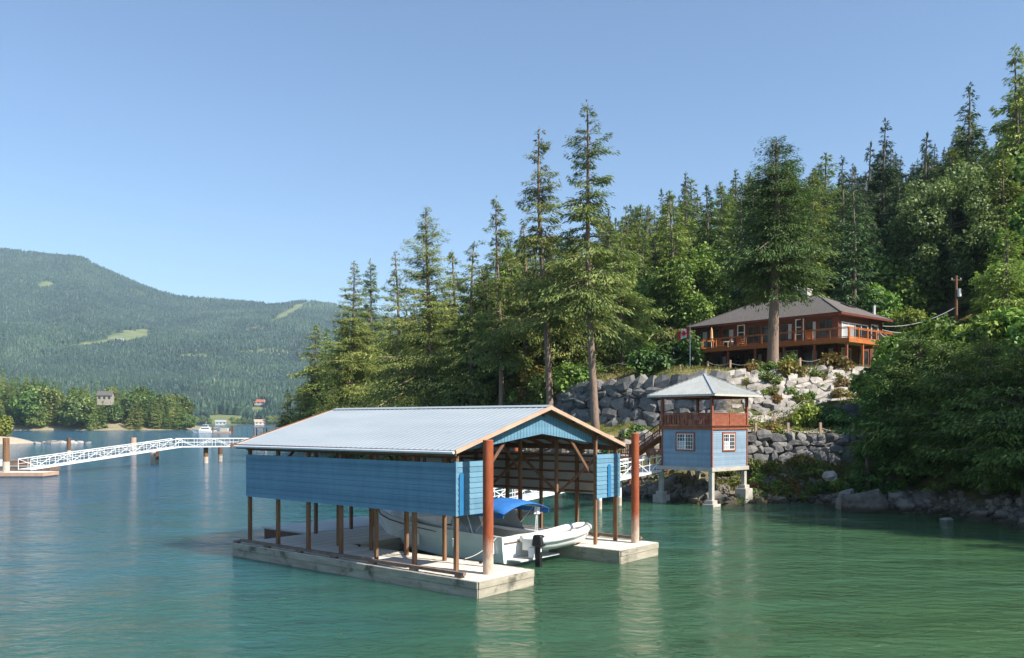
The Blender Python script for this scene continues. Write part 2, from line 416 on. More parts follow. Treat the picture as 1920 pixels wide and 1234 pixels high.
# house terrace
HP0 = Vector((34.5, 89.4)); HR = Vector((math.cos(R(41)), math.sin(R(41)))); HL = Vector((-HR.y, HR.x))
for r_, l_ in ((-4.6, -3), (-4.6, 4), (-4.6, 10), (-4.6, 17), (0, -3.5), (0, 6), (0, 14), (0, 22), (6, -3.5), (6, 8), (6, 21), (12, -3.5), (13, 8), (13, 21)):
    p = HP0 + HR * r_ + HL * l_
    CP.append((p.x, p.y, 11.5))
for a in ((27, 84, 10.9), (22, 86, 10.8), (17, 92, 10.9), (12, 98, 11), (6, 97, 10.6), (1, 100, 10), (2, 92, 7.6), (-3, 108, 8.2), (-1, 96, 5.4),
          (-14, 135, 7), (-22, 165, 7), (-36, 205, 7.5), (-52, 240, 7), (5, 130, 14), (-10, 170, 14), (-25, 210, 14), (-40, 300, 10),
          (40, 133, 20), (20, 130, 16), (0, 160, 19), (36, 200, 31), (10, 220, 27), (70, 150, 25), (70, 120, 25), (100, 130, 36), (60, 180, 33),
          (60, 250, 45), (100, 230, 55), (160, 160, 58), (0, 250, 27), (60, 320, 52), (150, 300, 75), (170, 420, 90), (0, 400, 20), (-30, 340, 10),
          (52, 84, 13), (50, 70, 10.5), (44, 60, 6.5), (38, 66, 7), (34, 60, 3.6), (38, 50, 4.2), (45, 45, 6), (60, 60, 14), (70, 40, 14), (90, 80, 30), (100, 0, 25),
          (75, 5, 9), (60, 25, 9), (50, 30, 6.5), (110, -50, 25), (170, -60, 40), (170, 60, 55), (58, 100, 17)):
    CP.append(a)
CPA = np.array(CP)
_d = np.linalg.norm(CPA[:, None, :2] - CPA[None, :, :2], axis=2)
_n = len(CPA)
_A = np.zeros((_n + 1, _n + 1)); _A[:_n, :_n] = _d + np.eye(_n) * -.05; _A[:_n, _n] = 1; _A[_n, :_n] = 1
_w = np.linalg.solve(_A, np.append(CPA[:, 2], 0))


def ground_z(x, y):
    x = np.atleast_1d(np.asarray(x, float)); y = np.atleast_1d(np.asarray(y, float))
    out = np.zeros(len(x))
    for i in range(0, len(x), 4000):
        d = np.hypot(x[i:i + 4000, None] - CPA[None, :, 0], y[i:i + 4000, None] - CPA[None, :, 1])
        out[i:i + 4000] = d @ _w[:_n] + _w[_n]
    return out


def gz(x, y): return float(ground_z([x], [y])[0])


def grid_mesh(name, xs, ys, zfun, mat, tone=None, smooth=True):
    X, Y = np.meshgrid(xs, ys)
    Z = zfun(X.ravel(), Y.ravel())
    v = np.stack([X.ravel(), Y.ravel(), Z], 1)
    nx, ny = len(xs), len(ys)
    i = (np.arange(ny - 1)[:, None] * nx + np.arange(nx - 1)[None, :]).ravel()
    f = np.stack([i, i + 1, i + nx + 1, i + nx], 1)
    t = tone(v) if tone else None
    return np_mesh(name, v, f, mat, tone=t, smooth=smooth)


def rough_noise(x, y, amp, sc):
    return np.array([mnoise.fractal(Vector((a * sc, b * sc, 3.3)), 1.0, 2.0, 3) for a, b in zip(x, y)]) * amp


gx = np.concatenate([np.arange(-120, -10, 3), np.arange(-10, 50, .8), np.arange(50, 183, 3.5)])
gy = np.concatenate([np.arange(-70, 45, 3.5), np.arange(45, 104, .8), np.arange(104, 432, 4)])


def land_z(x, y):
    z = ground_z(x, y)
    z = z + rough_noise(x, y, .16, .8) * np.clip((z + .3) / 1.5, 0, 1)
    return np.maximum(z, -3.2)


# ground material: grass / dry grass / dirt by noise, bare rock and dirt on steep faces and at the tide line
m, nt, b, out = new_mat('ground')
tc = N(nt, 'ShaderNodeTexCoord'); geo = N(nt, 'ShaderNodeNewGeometry')
n1 = N(nt, 'ShaderNodeTexNoise', Scale=.35, Detail=8.0, Roughness=.65); n2 = N(nt, 'ShaderNodeTexNoise', Scale=3.0, Detail=6.0, Roughness=.7)
for n_ in (n1, n2): nt.links.new(tc.outputs['Object'], n_.inputs['Vector'])
g1 = ramp(nt, [(.32, (.055, .075, .02)), (.45, (.12, .135, .035)), (.56, (.22, .19, .07)), (.68, (.30, .235, .12))])
g2 = ramp(nt, [(.3, (.07, .055, .04)), (.55, (.20, .165, .12)), (.75, (.34, .30, .25))])
nt.links.new(n1.outputs[0], g1.inputs[0]); nt.links.new(n2.outputs[0], g2.inputs[0])
sx = N(nt, 'ShaderNodeSeparateXYZ'); nt.links.new(geo.outputs['Normal'], sx.inputs[0])
sp = N(nt, 'ShaderNodeSeparateXYZ'); nt.links.new(geo.outputs['Position'], sp.inputs[0])
s1 = ramp(nt, [(.62, (1, 1, 1)), (.8, (0, 0, 0))]); nt.links.new(sx.outputs['Z'], s1.inputs[0])
mr = N(nt, 'ShaderNodeMapRange'); mr.inputs['From Min'].default_value = .5; mr.inputs['From Max'].default_value = 1.5
mr.inputs['To Min'].default_value = 1; mr.inputs['To Max'].default_value = 0
nt.links.new(sp.outputs['Z'], mr.inputs[0])
mxx = N(nt, 'ShaderNodeMath', operation='MAXIMUM'); nt.links.new(s1.outputs[0], mxx.inputs[0]); nt.links.new(mr.outputs[0], mxx.inputs[1])
mx = N(nt, 'ShaderNodeMixRGB'); nt.links.new(mxx.outputs[0], mx.inputs[0]); nt.links.new(g1.outputs[0], mx.inputs[1]); nt.links.new(g2.outputs[0], mx.inputs[2])
nt.links.new(mx.outputs[0], b.inputs['Base Color']); b.inputs['Roughness'].default_value = .95; b.inputs['Specular IOR Level'].default_value = .1
bp = N(nt, 'ShaderNodeBump', Strength=.9, Distance=.27); nt.links.new(n2.outputs[0], bp.inputs['Height']); nt.links.new(bp.outputs[0], b.inputs['Normal'])
M['ground'] = m
tag(grid_mesh('ground', gx, gy, land_z, M['ground']), kind='structure')

# ------------------------------------------------------------------ water
m, nt, b, out = new_mat('water')
tc = N(nt, 'ShaderNodeTexCoord')
mp = N(nt, 'ShaderNodeMapping'); mp.inputs['Scale'].default_value = (.55, 1.0, 1); mp.inputs['Rotation'].default_value = (0, 0, R(12))
nt.links.new(tc.outputs['Object'], mp.inputs[0])
w1 = N(nt, 'ShaderNodeTexNoise', Scale=2.4, Detail=5.0, Roughness=.55); w1.inputs['Distortion'].default_value = .6
w2 = N(nt, 'ShaderNodeTexNoise', Scale=.32, Detail=3.0, Roughness=.5)
w3 = N(nt, 'ShaderNodeTexNoise', Scale=.045, Detail=4.0, Roughness=.6)
for n_ in (w1, w2): nt.links.new(mp.outputs[0], n_.inputs['Vector'])
nt.links.new(tc.outputs['Object'], w3.inputs['Vector'])
pr = N(nt, 'ShaderNodeMapRange'); pr.inputs['From Min'].default_value = .38; pr.inputs['From Max'].default_value = .62
pr.inputs['To Min'].default_value = .55; pr.inputs['To Max'].default_value = 1.15
nt.links.new(w3.outputs[0], pr.inputs[0])
ml = N(nt, 'ShaderNodeMath', operation='MULTIPLY'); nt.links.new(w1.outputs[0], ml.inputs[0]); nt.links.new(pr.outputs[0], ml.inputs[1])
m2_ = N(nt, 'ShaderNodeMath', operation='MULTIPLY_ADD'); m2_.inputs[1].default_value = 2.5
nt.links.new(w2.outputs[0], m2_.inputs[0]); nt.links.new(ml.outputs[0], m2_.inputs[2])
bp = N(nt, 'ShaderNodeBump', Strength=1.0, Distance=.27); nt.links.new(m2_.outputs[0], bp.inputs['Height']); nt.links.new(bp.outputs[0], b.inputs['Normal'])
# silty green water along the shallow right bank, deeper blue green out in the channel; sky reflection is painted into its blue
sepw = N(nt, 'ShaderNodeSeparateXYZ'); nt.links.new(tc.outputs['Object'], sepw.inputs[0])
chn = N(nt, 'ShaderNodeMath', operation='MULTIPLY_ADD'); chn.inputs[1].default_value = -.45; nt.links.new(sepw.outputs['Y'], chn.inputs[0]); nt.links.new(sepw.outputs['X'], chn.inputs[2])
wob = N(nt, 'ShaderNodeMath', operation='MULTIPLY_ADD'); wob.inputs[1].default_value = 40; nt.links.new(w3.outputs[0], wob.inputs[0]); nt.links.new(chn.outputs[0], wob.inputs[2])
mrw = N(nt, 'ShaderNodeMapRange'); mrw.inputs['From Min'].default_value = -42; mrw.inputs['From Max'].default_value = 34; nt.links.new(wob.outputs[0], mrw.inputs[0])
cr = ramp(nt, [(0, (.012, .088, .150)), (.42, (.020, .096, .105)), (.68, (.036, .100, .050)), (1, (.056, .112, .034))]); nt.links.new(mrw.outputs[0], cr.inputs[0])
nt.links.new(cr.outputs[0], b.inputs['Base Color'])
m.node_tree.nodes[b.name].subsurface_method = 'BURLEY'
b.inputs['Subsurface Weight'].default_value = 1.0; b.inputs['Subsurface Radius'].default_value = (.6, 1.0, 1.0); b.inputs['Subsurface Scale'].default_value = 2.5   # light spreads a few metres in the silty water
b.inputs['Roughness'].default_value = .07; b.inputs['IOR'].default_value = 1.33; b.inputs['Specular IOR Level'].default_value = .5
M['water'] = m
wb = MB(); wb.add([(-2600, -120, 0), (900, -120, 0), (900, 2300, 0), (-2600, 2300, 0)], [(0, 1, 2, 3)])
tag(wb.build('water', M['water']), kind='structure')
# ------------------------------------------------------------------ boathouse (local: x across, y along, z up)
BO = Vector((-1.153, 28.916, 0)); BPHI = R(50.83)
BU = Vector((math.cos(BPHI), math.sin(BPHI), 0)); BV = Vector((-BU.y, BU.x, 0))


def bw(u, v, z=0): return BO + BU * u + BV * v + Vector((0, 0, z))


DZ = .57
W_, L_ = 12.2, 14.6
dock = thing('floating_dock', 'weathered timber U shaped float carrying the blue boathouse', 'dock', BO, BPHI)
FING = [(0, 3.06, 0, 10.2), (9.05, W_, 0, 10.2), (0, W_, 10.2, L_)]
bd = MB()
for x0, x1, y0, y1 in FING:          # planked deck: boards run across the finger
    n = int(round((y1 - y0) / .2)); st = (y1 - y0) / n
    for k in range(n):
        j = random.uniform(-.004, .004)
        bd.box(x0 + .02, x1 - .02, y0 + k * st + .006, y0 + (k + 1) * st - .006, DZ - .05 + j, DZ + j)
m, nt, b, out = new_mat('deck_boards')
tc = N(nt, 'ShaderNodeTexCoord'); sp = N(nt, 'ShaderNodeSeparateXYZ'); nt.links.new(tc.outputs['Object'], sp.inputs[0])
dv = N(nt, 'ShaderNodeMath', operation='DIVIDE'); dv.inputs[1].default_value = .2; nt.links.new(sp.outputs['Y'], dv.inputs[0])
fl = N(nt, 'ShaderNodeMath', operation='FLOOR'); nt.links.new(dv.outputs[0], fl.inputs[0])
wn = N(nt, 'ShaderNodeTexWhiteNoise', noise_dimensions='1D'); nt.links.new(fl.outputs[0], wn.inputs['W'])
nz = N(nt, 'ShaderNodeTexNoise', Scale=3.0, Detail=6.0, Roughness=.7); nt.links.new(tc.outputs['Object'], nz.inputs['Vector'])
av = N(nt, 'ShaderNodeMath', operation='ADD'); nt.links.new(wn.outputs[0], av.inputs[0]); nt.links.new(nz.outputs[0], av.inputs[1])
hv = N(nt, 'ShaderNodeMath', operation='MULTIPLY'); hv.inputs[1].default_value = .5; nt.links.new(av.outputs[0], hv.inputs[0])
rr = ramp(nt, [(.2, (.54, .475, .39)), (.8, (.76, .70, .60))]); nt.links.new(hv.outputs[0], rr.inputs[0])
nt.links.new(rr.outputs[0], b.inputs['Base Color']); b.inputs['Roughness'].default_value = .85
M['deck'] = m
bd.build('deck', M['deck'], dock)
fs = MB()
for x0, x1, y0, y1 in FING:
    fs.box(x0 + .08, x1 - .08, y0 + .08, y1 - (.08 if y1 > 11 else -.08), -.35, DZ - .06)
fs.build('float', M['black'], dock)
# fascia: two courses of heavy boards on every outer edge, lengths butted with small steps
fb = MB()


def course(p, q, z0, z1, t, step):
    p, q = Vector(p), Vector(q); d = q - p; L = d.length; n = max(1, int(round(L / step)))
    nrm = Vector((d.y, -d.x, 0)).normalized()
    for k in range(n):
        a, b_ = p + d * (k / n), p + d * ((k + 1) / n)
        o = nrm * (t + random.uniform(-.012, .018)); g = d.normalized() * .004
        i_ = nrm * -.06; zz = random.uniform(-.008, .008)
        fb.hexa([a + i_ + g + Vector((0, 0, z0)), b_ + i_ - g + Vector((0, 0, z0)), b_ + o - g + Vector((0, 0, z0)), a + o + g + Vector((0, 0, z0)),
                 a + i_ + g + Vector((0, 0, z1 + zz)), b_ + i_ - g + Vector((0, 0, z1 + zz)), b_ + o - g + Vector((0, 0, z1 + zz)), a + o + g + Vector((0, 0, z1 + zz))])


EDG = [((0, L_, 0), (0, 0, 0)), ((0, 0, 0), (3.06, 0, 0)), ((3.06, 0, 0), (3.06, 10.2, 0)), ((9.05, 10.2, 0), (9.05, 0, 0)), ((9.05, 0, 0), (W_, 0, 0)),
       ((W_, 0, 0), (W_, L_, 0)), ((3.06, 10.2, 0), (9.05, 10.2, 0)), ((W_, L_, 0), (0, L_, 0))]
for p, q in EDG:
    course(p, q, DZ - .25, DZ - .008, .055, 4.6)
    course(p, q, -.12, DZ - .262, .03, 3.7)
fb.build('fascia', M['dock_side'], dock)
for x in (.16, W_ - .16):
    rl = MB()
    for k in range(7):
        y = 1.0 + k * 2.25
        rl.box(x - .09, x + .09, y - .16, y + .16, DZ + .002, DZ + .09)
    for k in range(3):
        rl.box(x - .085, x + .085, .75 + k * 4.5, .75 + (k + 1) * 4.5 - .02, DZ + .09, DZ + .20)
    rl.build('bull_rail', M['bull_rail'], dock)
for y in (2.4, 6.6, 9.4):
    for x in (2.86, 9.25):
        cl = MB(); cl.box(x - .03, x + .03, y - .05, y + .05, DZ, DZ + .06); cl.tube([(x, y - .16, DZ + .075), (x, y + .16, DZ + .075)], .022, 6); cl.build('cleat', M['black'], dock)

bh = thing('boathouse', 'open sided boathouse with blue siding and pale metal gable roof', 'boathouse', bw(0, 0, DZ), BPHI)
Z = lambda z: z - DZ
XO0, XO1, XI0, XI1 = .83, 11.47, 2.45, 9.84
VP0, VST, NB = 1.78, 2.125, 7
ZE, ZR = 4.87, 6.52
E0, E1, MID = .50, 11.8, 6.15
VR0, VR1 = 1.5, 15.0
roofz = lambda x: ZR - (ZR - ZE) * abs(x - MID) / (MID - E0)
# roof: two corrugated sheets with real ribs
rb = MB()
for sgn in (-1, 1):
    xe = E0 if sgn < 0 else E1
    n = 45; st = (VR1 - VR0) / n
    for k in range(n):
        a = VR0 + k * st
        prof = [(a, 0), (a + st * .68, 0), (a + st * .76, .013), (a + st * .92, .013), (a + st, 0)]
        for (y0, h0), (y1, h1) in zip(prof[:-1], prof[1:]):
            zt = Z(ZR) + .10; ze = Z(ZE) + .10
            rb.add([(xe, y0, ze + h0), (xe, y1, ze + h1), (MID, y1, zt + h1), (MID, y0, zt + h0)], [(0, 1, 2, 3)])
    rb.hexa([(xe, VR0, Z(ZE) + .06), (MID, VR0, Z(ZR) + .06), (MID, VR1, Z(ZR) + .06), (xe, VR1, Z(ZE) + .06),
             (xe, VR0, Z(ZE) + .095), (MID, VR0, Z(ZR) + .095), (MID, VR1, Z(ZR) + .095), (xe, VR1, Z(ZE) + .095)])
roof = rb.build('roof', M['metal_roof'], bh)
rc = MB(); rc.prism([(MID - .22, Z(ZR) + .075), (MID, Z(ZR) + .16), (MID + .22, Z(ZR) + .075), (MID, Z(ZR) + .14)], 'y', VR0 - .01, VR1 + .01)
rc.build('ridge_cap', M['metal_roof'], roof)
for v0, v1 in ((VR0 - .05, VR0 - .003), (VR1 + .003, VR1 + .05)):
    for xa, xb in ((E0 - .03, MID), (MID, E1 + .03)):
        rk = MB()
        za, zb = Z(roofz(max(E0, min(E1, xa)))), Z(roofz(max(E0, min(E1, xb))))
        rk.hexa([(xa, v0, za - .03), (xb, v0, zb - .03), (xb, v1, zb - .03), (xa, v1, za - .03), (xa, v0, za + .125), (xb, v0, zb + .125), (xb, v1, zb + .125), (xa, v1, za + .125)])
        rk.build('rake_board', M['rake_board'], bh)
for x in (E0 - .045, E1 + .005): ev = MB(); ev.box(x, x + .04, VR0 - .05, VR1 + .05, Z(ZE) - .10, Z(ZE) + .075); ev.build('eave_board', M['wood_dark'], bh)
gt = MB(); gt.tube([(E0 - .10, VR0, Z(ZE) + .03), (E0 - .10, VR1 + .1, Z(ZE) + .0)], .055, 8); gt.build('gutter', M['alu'], bh)
# gable: vertical ribbed boards above an arched lower edge
def arch(x): return 5.50 - .50 * abs(x - MID) / 4.1 if abs(x - MID) < 4.1 else 5.0 - .13 * (abs(x - MID) - 4.1) / 1.25


for vv, th in ((VP0 + .14, .045), (VR1 - .5, .045)):
    gb = MB()
    x = .95
    while x < 11.35:
        x1 = min(x + .2, 11.4)
        for a, b_, e in ((x, x + .16, 0), (x + .163, x1 - .003, .014)):
            za, zb = arch(a), arch(b_); ta, tb = roofz(a) + .05, roofz(b_) + .05
            if min(ta - za, tb - zb) > .03:
                gb.hexa([(a, vv - e, Z(za)), (b_, vv - e, Z(zb)), (b_, vv + th, Z(zb)), (a, vv + th, Z(za)), (a, vv - e, Z(ta)), (b_, vv - e, Z(tb)), (b_, vv + th, Z(tb)), (a, vv + th, Z(ta))])
        x += .2
    gb.build('gable', M['blue_wall'], bh)


def lap(mb, p, q, z0, z1, pitch=.2, t=.02, m=0, gap=.016):
    """horizontal lap boards from p to q (local xy), outward normal to the right of p->q"""
    p, q = Vector((p[0], p[1], 0)), Vector((q[0], q[1], 0))
    d = (q - p).normalized(); nrm = Vector((d.y, -d.x, 0))
    n = int(round((z1 - z0) / pitch)); st = (z1 - z0) / n
    for k in range(n):
        a, b_ = z0 + k * st, z0 + (k + 1) * st
        lo, hi = nrm * (t + gap * .4), nrm * t * .3
        b_ -= gap + .012
        mb.box(min(p.x, q.x) - .003 + nrm.x * .001, max(p.x, q.x) + .003 + nrm.x * .001, min(p.y, q.y) - .003 + nrm.y * .001, max(p.y, q.y) + .003 + nrm.y * .001, b_ + .011, b_ + .011 + gap)
        i_ = nrm * -.012
        mb.hexa([p + i_ + Vector((0, 0, a)), q + i_ + Vector((0, 0, a)), q + lo + Vector((0, 0, a)), p + lo + Vector((0, 0, a)),
                 p + i_ + Vector((0, 0, b_ + .01)), q + i_ + Vector((0, 0, b_ + .01)), q + hi + Vector((0, 0, b_ + .01)), p + hi + Vector((0, 0, b_ + .01))], m)


ZB, ZT = Z(2.61), Z(4.51)
VB = VP0 + VST * 6 + .12
for p, q, back in (((.72, VB), (.72, VP0 - .1), 1), ((11.58, VP0 - .1), (11.58, VB), -1)):
    w = MB(); lap(w, p, q, ZB, ZT, .2)
    o = w.build('siding_panel', M['blue_wall'], bh)
    lw = MB(); xx = p[0] + .02 * back
    lw.box(min(xx, xx + .012 * back), max(xx, xx + .012 * back), VP0, VB - .1, ZB + .02, ZT - .02)
    lw.build('lining', M['siding_back'], o)
for x0, x1, tx in ((.72, XI0 + .07, .95), (XI1 - .07, 11.58, 10.72)):
    w = MB(); lap(w, (x0, VP0 - .11), (x1, VP0 - .11), ZB, ZT + .04, .2)
    o = w.build('front_panel', M['blue_wall'], bh)
    a = MB(); h = 1.42 if tx < 5 else 1.36; wd = .125
    a.prism([(tx - wd, ZB + .01), (tx + wd, ZB + .01)] + [(tx + wd * math.cos(t), ZB + h + wd * math.sin(t)) for t in [math.pi * k / 8 for k in range(9)]], 'y', VP0 - .175, VP0 - .148)
    a.build('arched_trim', M['blue_trim'], o)
for x in (.66, 11.555): cb = MB(); cb.box(x, x + .085, VP0 - .15, VP0 - .068, ZB - .01, ZT + .05); cb.build('corner_board', M['blue_wall'], bh)
for x in (XO0, XI0, XI1, XO1):
    for k in range(NB):
        if k == 6 and x in (XI0,): continue
        v = VP0 + k * VST
        pm = MB(); w = .07 + random.uniform(-.006, .006)
        top = roofz(x) - .12
        pm.box(x - w, x + w, v - w, v + w, 0, Z(top) - .15)
        pm.build('post', M['wood_post'], bh, bevel=.008)
for x in (4.4, 6.6, 8.1):
    pm = MB(); pm.box(x - .07, x + .07, L_ - .3, L_ - .16, 0, Z(roofz(x)) - .2); pm.build('post', M['wood_post'], bh, bevel=.008)
for x in (XO0, XI0, XI1, XO1):
    pm = MB(); z1 = Z(roofz(x)) - .27; pm.box(x - .045, x + .045, VP0 - .1, VB + .1, z1, z1 + .2); pm.build('top_beam', M['wood_dark'], bh)
for k in range(14):
    v = VP0 + .05 + k * VST / 2
    for xa, xb in ((E0 + .05, MID), (MID, E1 - .05)):
        pm = MB(); pm.beam((xa, v, Z(roofz(xa)) - .04), (xb, v, Z(roofz(xb)) - .04), .05, .16); pm.build('rafter', M['wood_dark'], bh)
pm = MB(); pm.box(MID - .05, MID + .05, VP0, VB, Z(ZR) - .32, Z(ZR) - .09); pm.build('ridge_beam', M['wood_dark'], bh)
for x in (2.4, 4.2, 8.1, 9.9):
    pm = MB(); z1 = Z(roofz(x)); pm.box(x - .05, x + .05, VR0 + .1, VR1 - .1, z1 - .0, z1 + .05); pm.build('purlin', M['wood_dark'], bh)
for k in range(0, 7, 2):
    v = VP0 + k * VST + (.1 if k else .3)
    for xa, xb in ((XI0, 4.6), (XI1, 7.7)):
        pm = MB(); pm.beam((xa, v, Z(3.75)), (xb, v, Z(roofz(xb)) - .18), .05, .13); pm.build('knee_brace', M['wood_dark'], bh)
for side, x in ((1, XO1 - .1), (-1, XO0 + .1)):
    for z in (2.75, 3.2, 3.65, 4.1, 4.4):
        pm = MB(); pm.box(x - .025, x + .025, VP0 + .08, VB - .2, Z(z) - .05, Z(z) + .05); pm.build('girt', M['wood_dark'], bh)
    for k in range(0, 6):
        v0, v1 = VP0 + k * VST, VP0 + (k + 1) * VST
        za, zb = (2.7, 4.4) if k % 2 else (4.4, 2.7)
        xx = (XI1 if side > 0 else XI0) + side * .085
        if side > 0 or k > 2:
            pm = MB(); pm.beam((xx, v0, Z(za)), (xx, v1, Z(zb)), .045, .13); pm.build('wall_brace', M['wood_post'], bh)
for k in (0, 2, 4, 6):
    v = VP0 + k * VST
    for xa, xb in ((XO0, XI0), (XI1, XO1)):
        pm = MB(); pm.beam((xa, v + .09, Z(4.35)), (xb, v + .09, Z(4.35)), .05, .14); pm.build('tie_beam', M['wood_dark'], bh)


def pile(x, y, z0, z1, r, foot, label, group=None, cap=None):
    t = thing('steel_pile', label, 'pile', (x, y, 0), 0, group)
    s = MB(); s.tube([(0, 0, z0), (0, 0, foot), (0, 0, z1 - .02), (0, 0, z1)], [r * 1.01, r, r, r * .97], 28); s.build('shaft', M['pile_steel'], t)
    s = MB(); s.tube([(0, 0, z1), (0, 0, z1 + .03)], [r * 1.04, r * .9], 24); s.build('cap_plate', M['rust'], t)
    return t


p = bw(1.36, .72); pile(p.x, p.y, -3, 5.32, .19, 1.35, 'rust red steel pile in front of the boathouse shaded panel corner', cap=1)
p = bw(11.45, .72); pile(p.x, p.y, -3, 5.45, .175, 1.5, 'rust red steel pile on the short dock finger near the gazebo', cap=1)
pile(.25, 56.0, -3, 5.0, .15, 1.0, 'rust red steel pile seen through the open boathouse')

# low float behind the dock
lf = thing('landing_float', 'low grey landing float lying behind the boathouse dock', 'dock', bw(0, 0), BPHI)
s = MB()
for k in range(22): s.box(4.6 + k * .3, 4.6 + k * .3 + .285, 15.2, 19.0, .42, .5)
s.build('deck', M['zinc_roof'], lf)
s = MB(); s.box(4.65, 11.15, 15.25, 18.95, -.3, .415); s.build('float', M['wood_dark'], lf)
# ------------------------------------------------------------------ cabin cruiser in the slip (local: x athwart, y towards the bow)
boat = thing('cabin_cruiser', 'white cabin cruiser with blue canvas top moored inside the boathouse', 'boat', bw(7.0, 3.4), BPHI)
st = [  # y, half beam at gunwale, gunwale z, half beam at chine, chine z, keel z
    (0, 1.58, 1.08, 1.46, .12, -.25), (1.5, 1.66, 1.12, 1.52, .10, -.35), (3.5, 1.70, 1.20, 1.50, .12, -.4), (5.5, 1.60, 1.32, 1.22, .2, -.4),
    (7.2, 1.25, 1.45, .74, .34, -.3), (8.4, .74, 1.57, .30, .55, .1), (9.2, .12, 1.68, .04, 1.05, .8)]
hv, hf, hm = [], [], []
for y, bw_, gz_, cw, cz, kz in st:
    mid = lambda a, b_, t: a + (b_ - a) * t
    hv += [(-bw_, y, gz_), (-mid(bw_, cw, .35), y, mid(gz_, cz, .45)), (-cw, y, cz), (0, y, kz), (cw, y, cz), (mid(bw_, cw, .35), y, mid(gz_, cz, .45)), (bw_, y, gz_)]
for i in range(len(st) - 1):
    for k in range(6):
        hf.append((i * 7 + k, i * 7 + k + 1, i * 7 + 7 + k + 1, i * 7 + 7 + k))
hf.append((0, 1, 2, 3, 4, 5, 6)); hf.append(tuple(reversed(range(42, 49))))
s = MB(); s.add(hv, hf); hull = s.build('hull', M['gelcoat'], boat)
s = MB()      # rub rail
for q in (-1, 1): s.tube([(q * (b_ + .02), y, g - .04) for y, b_, g, *_ in st], .035, 6)
s.tube([(-1.52, -.02, .94), (1.52, -.02, .94)], .035, 6)
s.build('rub_rail', M['bull_rail'], hull)
BZ0 = len(boat.children)
s = MB()      # decks
dv_, df = [], []
for y, b_, g, *_ in st[3:]: dv_ += [(-b_ + .05, y, g), (0, y, g + .12 * min(1, b_)), (b_ - .05, y, g)]
for i in range(3): df += [(i * 3, i * 3 + 1, i * 3 + 4, i * 3 + 3), (i * 3 + 1, i * 3 + 2, i * 3 + 5, i * 3 + 4)]
s.add(dv_, df)
for q in (-1, 1):
    s.hexa([(q * 1.15, .05, .9), (q * 1.5, .05, .9), (q * 1.6, 5.5, 1.06), (q * 1.15, 5.5, 1.06), (q * 1.15, .05, 1.02), (q * 1.5, .05, 1.0), (q * 1.6, 5.5, 1.14), (q * 1.15, 5.5, 1.18)])
s.box(-1.2, 1.2, .02, .22, .3, .98)
s.box(-1.2, 1.2, .2, 3.0, .28, .34)
s.box(-.75, -.2, .9, 1.5, .34, .85); s.box(.3, .95, .4, 1.0, .34, .9)
s.build('deck', M['gelcoat'], boat)
# cabin with raked windows
s = MB()
s.hexa([(-1.22, 3.0, 1.05), (1.22, 3.0, 1.05), (.85, 7.2, 1.28), (-.85, 7.2, 1.28), (-1.15, 3.0, 1.72), (1.15, 3.0, 1.72), (.55, 6.6, 1.74), (-.55, 6.6, 1.74)])
s.hexa([(-1.12, 3.0, 1.72), (1.12, 3.0, 1.72), (.82, 5.2, 1.73), (-.82, 5.2, 1.73), (-1.0, 2.7, 2.28), (1.0, 2.7, 2.28), (.72, 4.5, 2.25), (-.72, 4.5, 2.25)])
s.build('cabin', M['gelcoat'], boat, bevel=.05)
s = MB()
for q in (-1, 1):
    for y0, y1 in ((3.2, 4.3), (4.42, 5.5)):
        f = lambda y, t: q * ((1.22 - (y - 3) * .088) * (1 - t) + (1.15 - (y - 3) * .165) * t + .012)
        s.add([(f(y0, .25), y0, 1.25), (f(y1, .25), y1, 1.29), (f(y1 - .12, .85), y1 - .12, 1.62), (f(y0, .85), y0, 1.62)], [(0, 1, 2, 3)])
    g_ = lambda y, t: q * ((1.12 - (y - 3) * .136) * (1 - t) + (1.0 - (y - 2.7) * .155) * t + .014)
    s.add([(g_(3.1, .15), 3.1, 1.82), (g_(4.7, .15), 4.7, 1.82), (g_(4.3, .85), 4.3, 2.16), (g_(3.0, .85), 3.0, 2.16)], [(0, 1, 2, 3)])
s.add([(-.7, 5.13, 1.8), (.7, 5.13, 1.8), (.64, 4.62, 2.18), (-.64, 4.62, 2.18)], [(0, 1, 2, 3)])
s.build('cabin_window', M['glass'], boat)
for q in (-1, 1):      # aft enclosure panels of clear vinyl
    s = MB(); s.add([(q * 1.3, 2.98, 1.05), (q * 1.3, 1.2, 1.03), (q * 1.08, 1.9, 2.12), (q * 1.05, 2.98, 2.2)], [(0, 1, 2, 3)]); s.build('side_curtain', M['clear_glass'], boat)
s = MB()      # bimini: cambered sheet
bv_, bf = [], []
for i in range(9):
    t = i / 8; y = -.05 + 3.5 * t
    for k in range(9):
        x = -1.58 + 3.16 * k / 8
        bv_.append((x, y, 2.52 + .18 * math.sin(math.pi * min(1, .15 + t)) - .34 * (x / 1.58) ** 2 - .10 * (1 - t) ** 2))
for i in range(8):
    for k in range(8): bf.append((i * 9 + k, i * 9 + k + 1, i * 9 + 10 + k, i * 9 + 9 + k))
s.add(bv_, bf)
top = s.build('bimini_top', M['canvas'], boat, smooth=True); md = top.modifiers.new('t', 'SOLIDIFY'); md.thickness = .03
s = MB()
for q in (-1, 1):
    s.hexa([(q * 1.56, .0, 1.98), (q * 1.59, .0, 1.98), (q * 1.59, 3.4, 2.05), (q * 1.56, 3.4, 2.05), (q * 1.545, .0, 2.16), (q * 1.575, .0, 2.16), (q * 1.575, 3.4, 2.28), (q * 1.545, 3.4, 2.28)])
s.build('valance', M['canvas'], top)
s = MB()
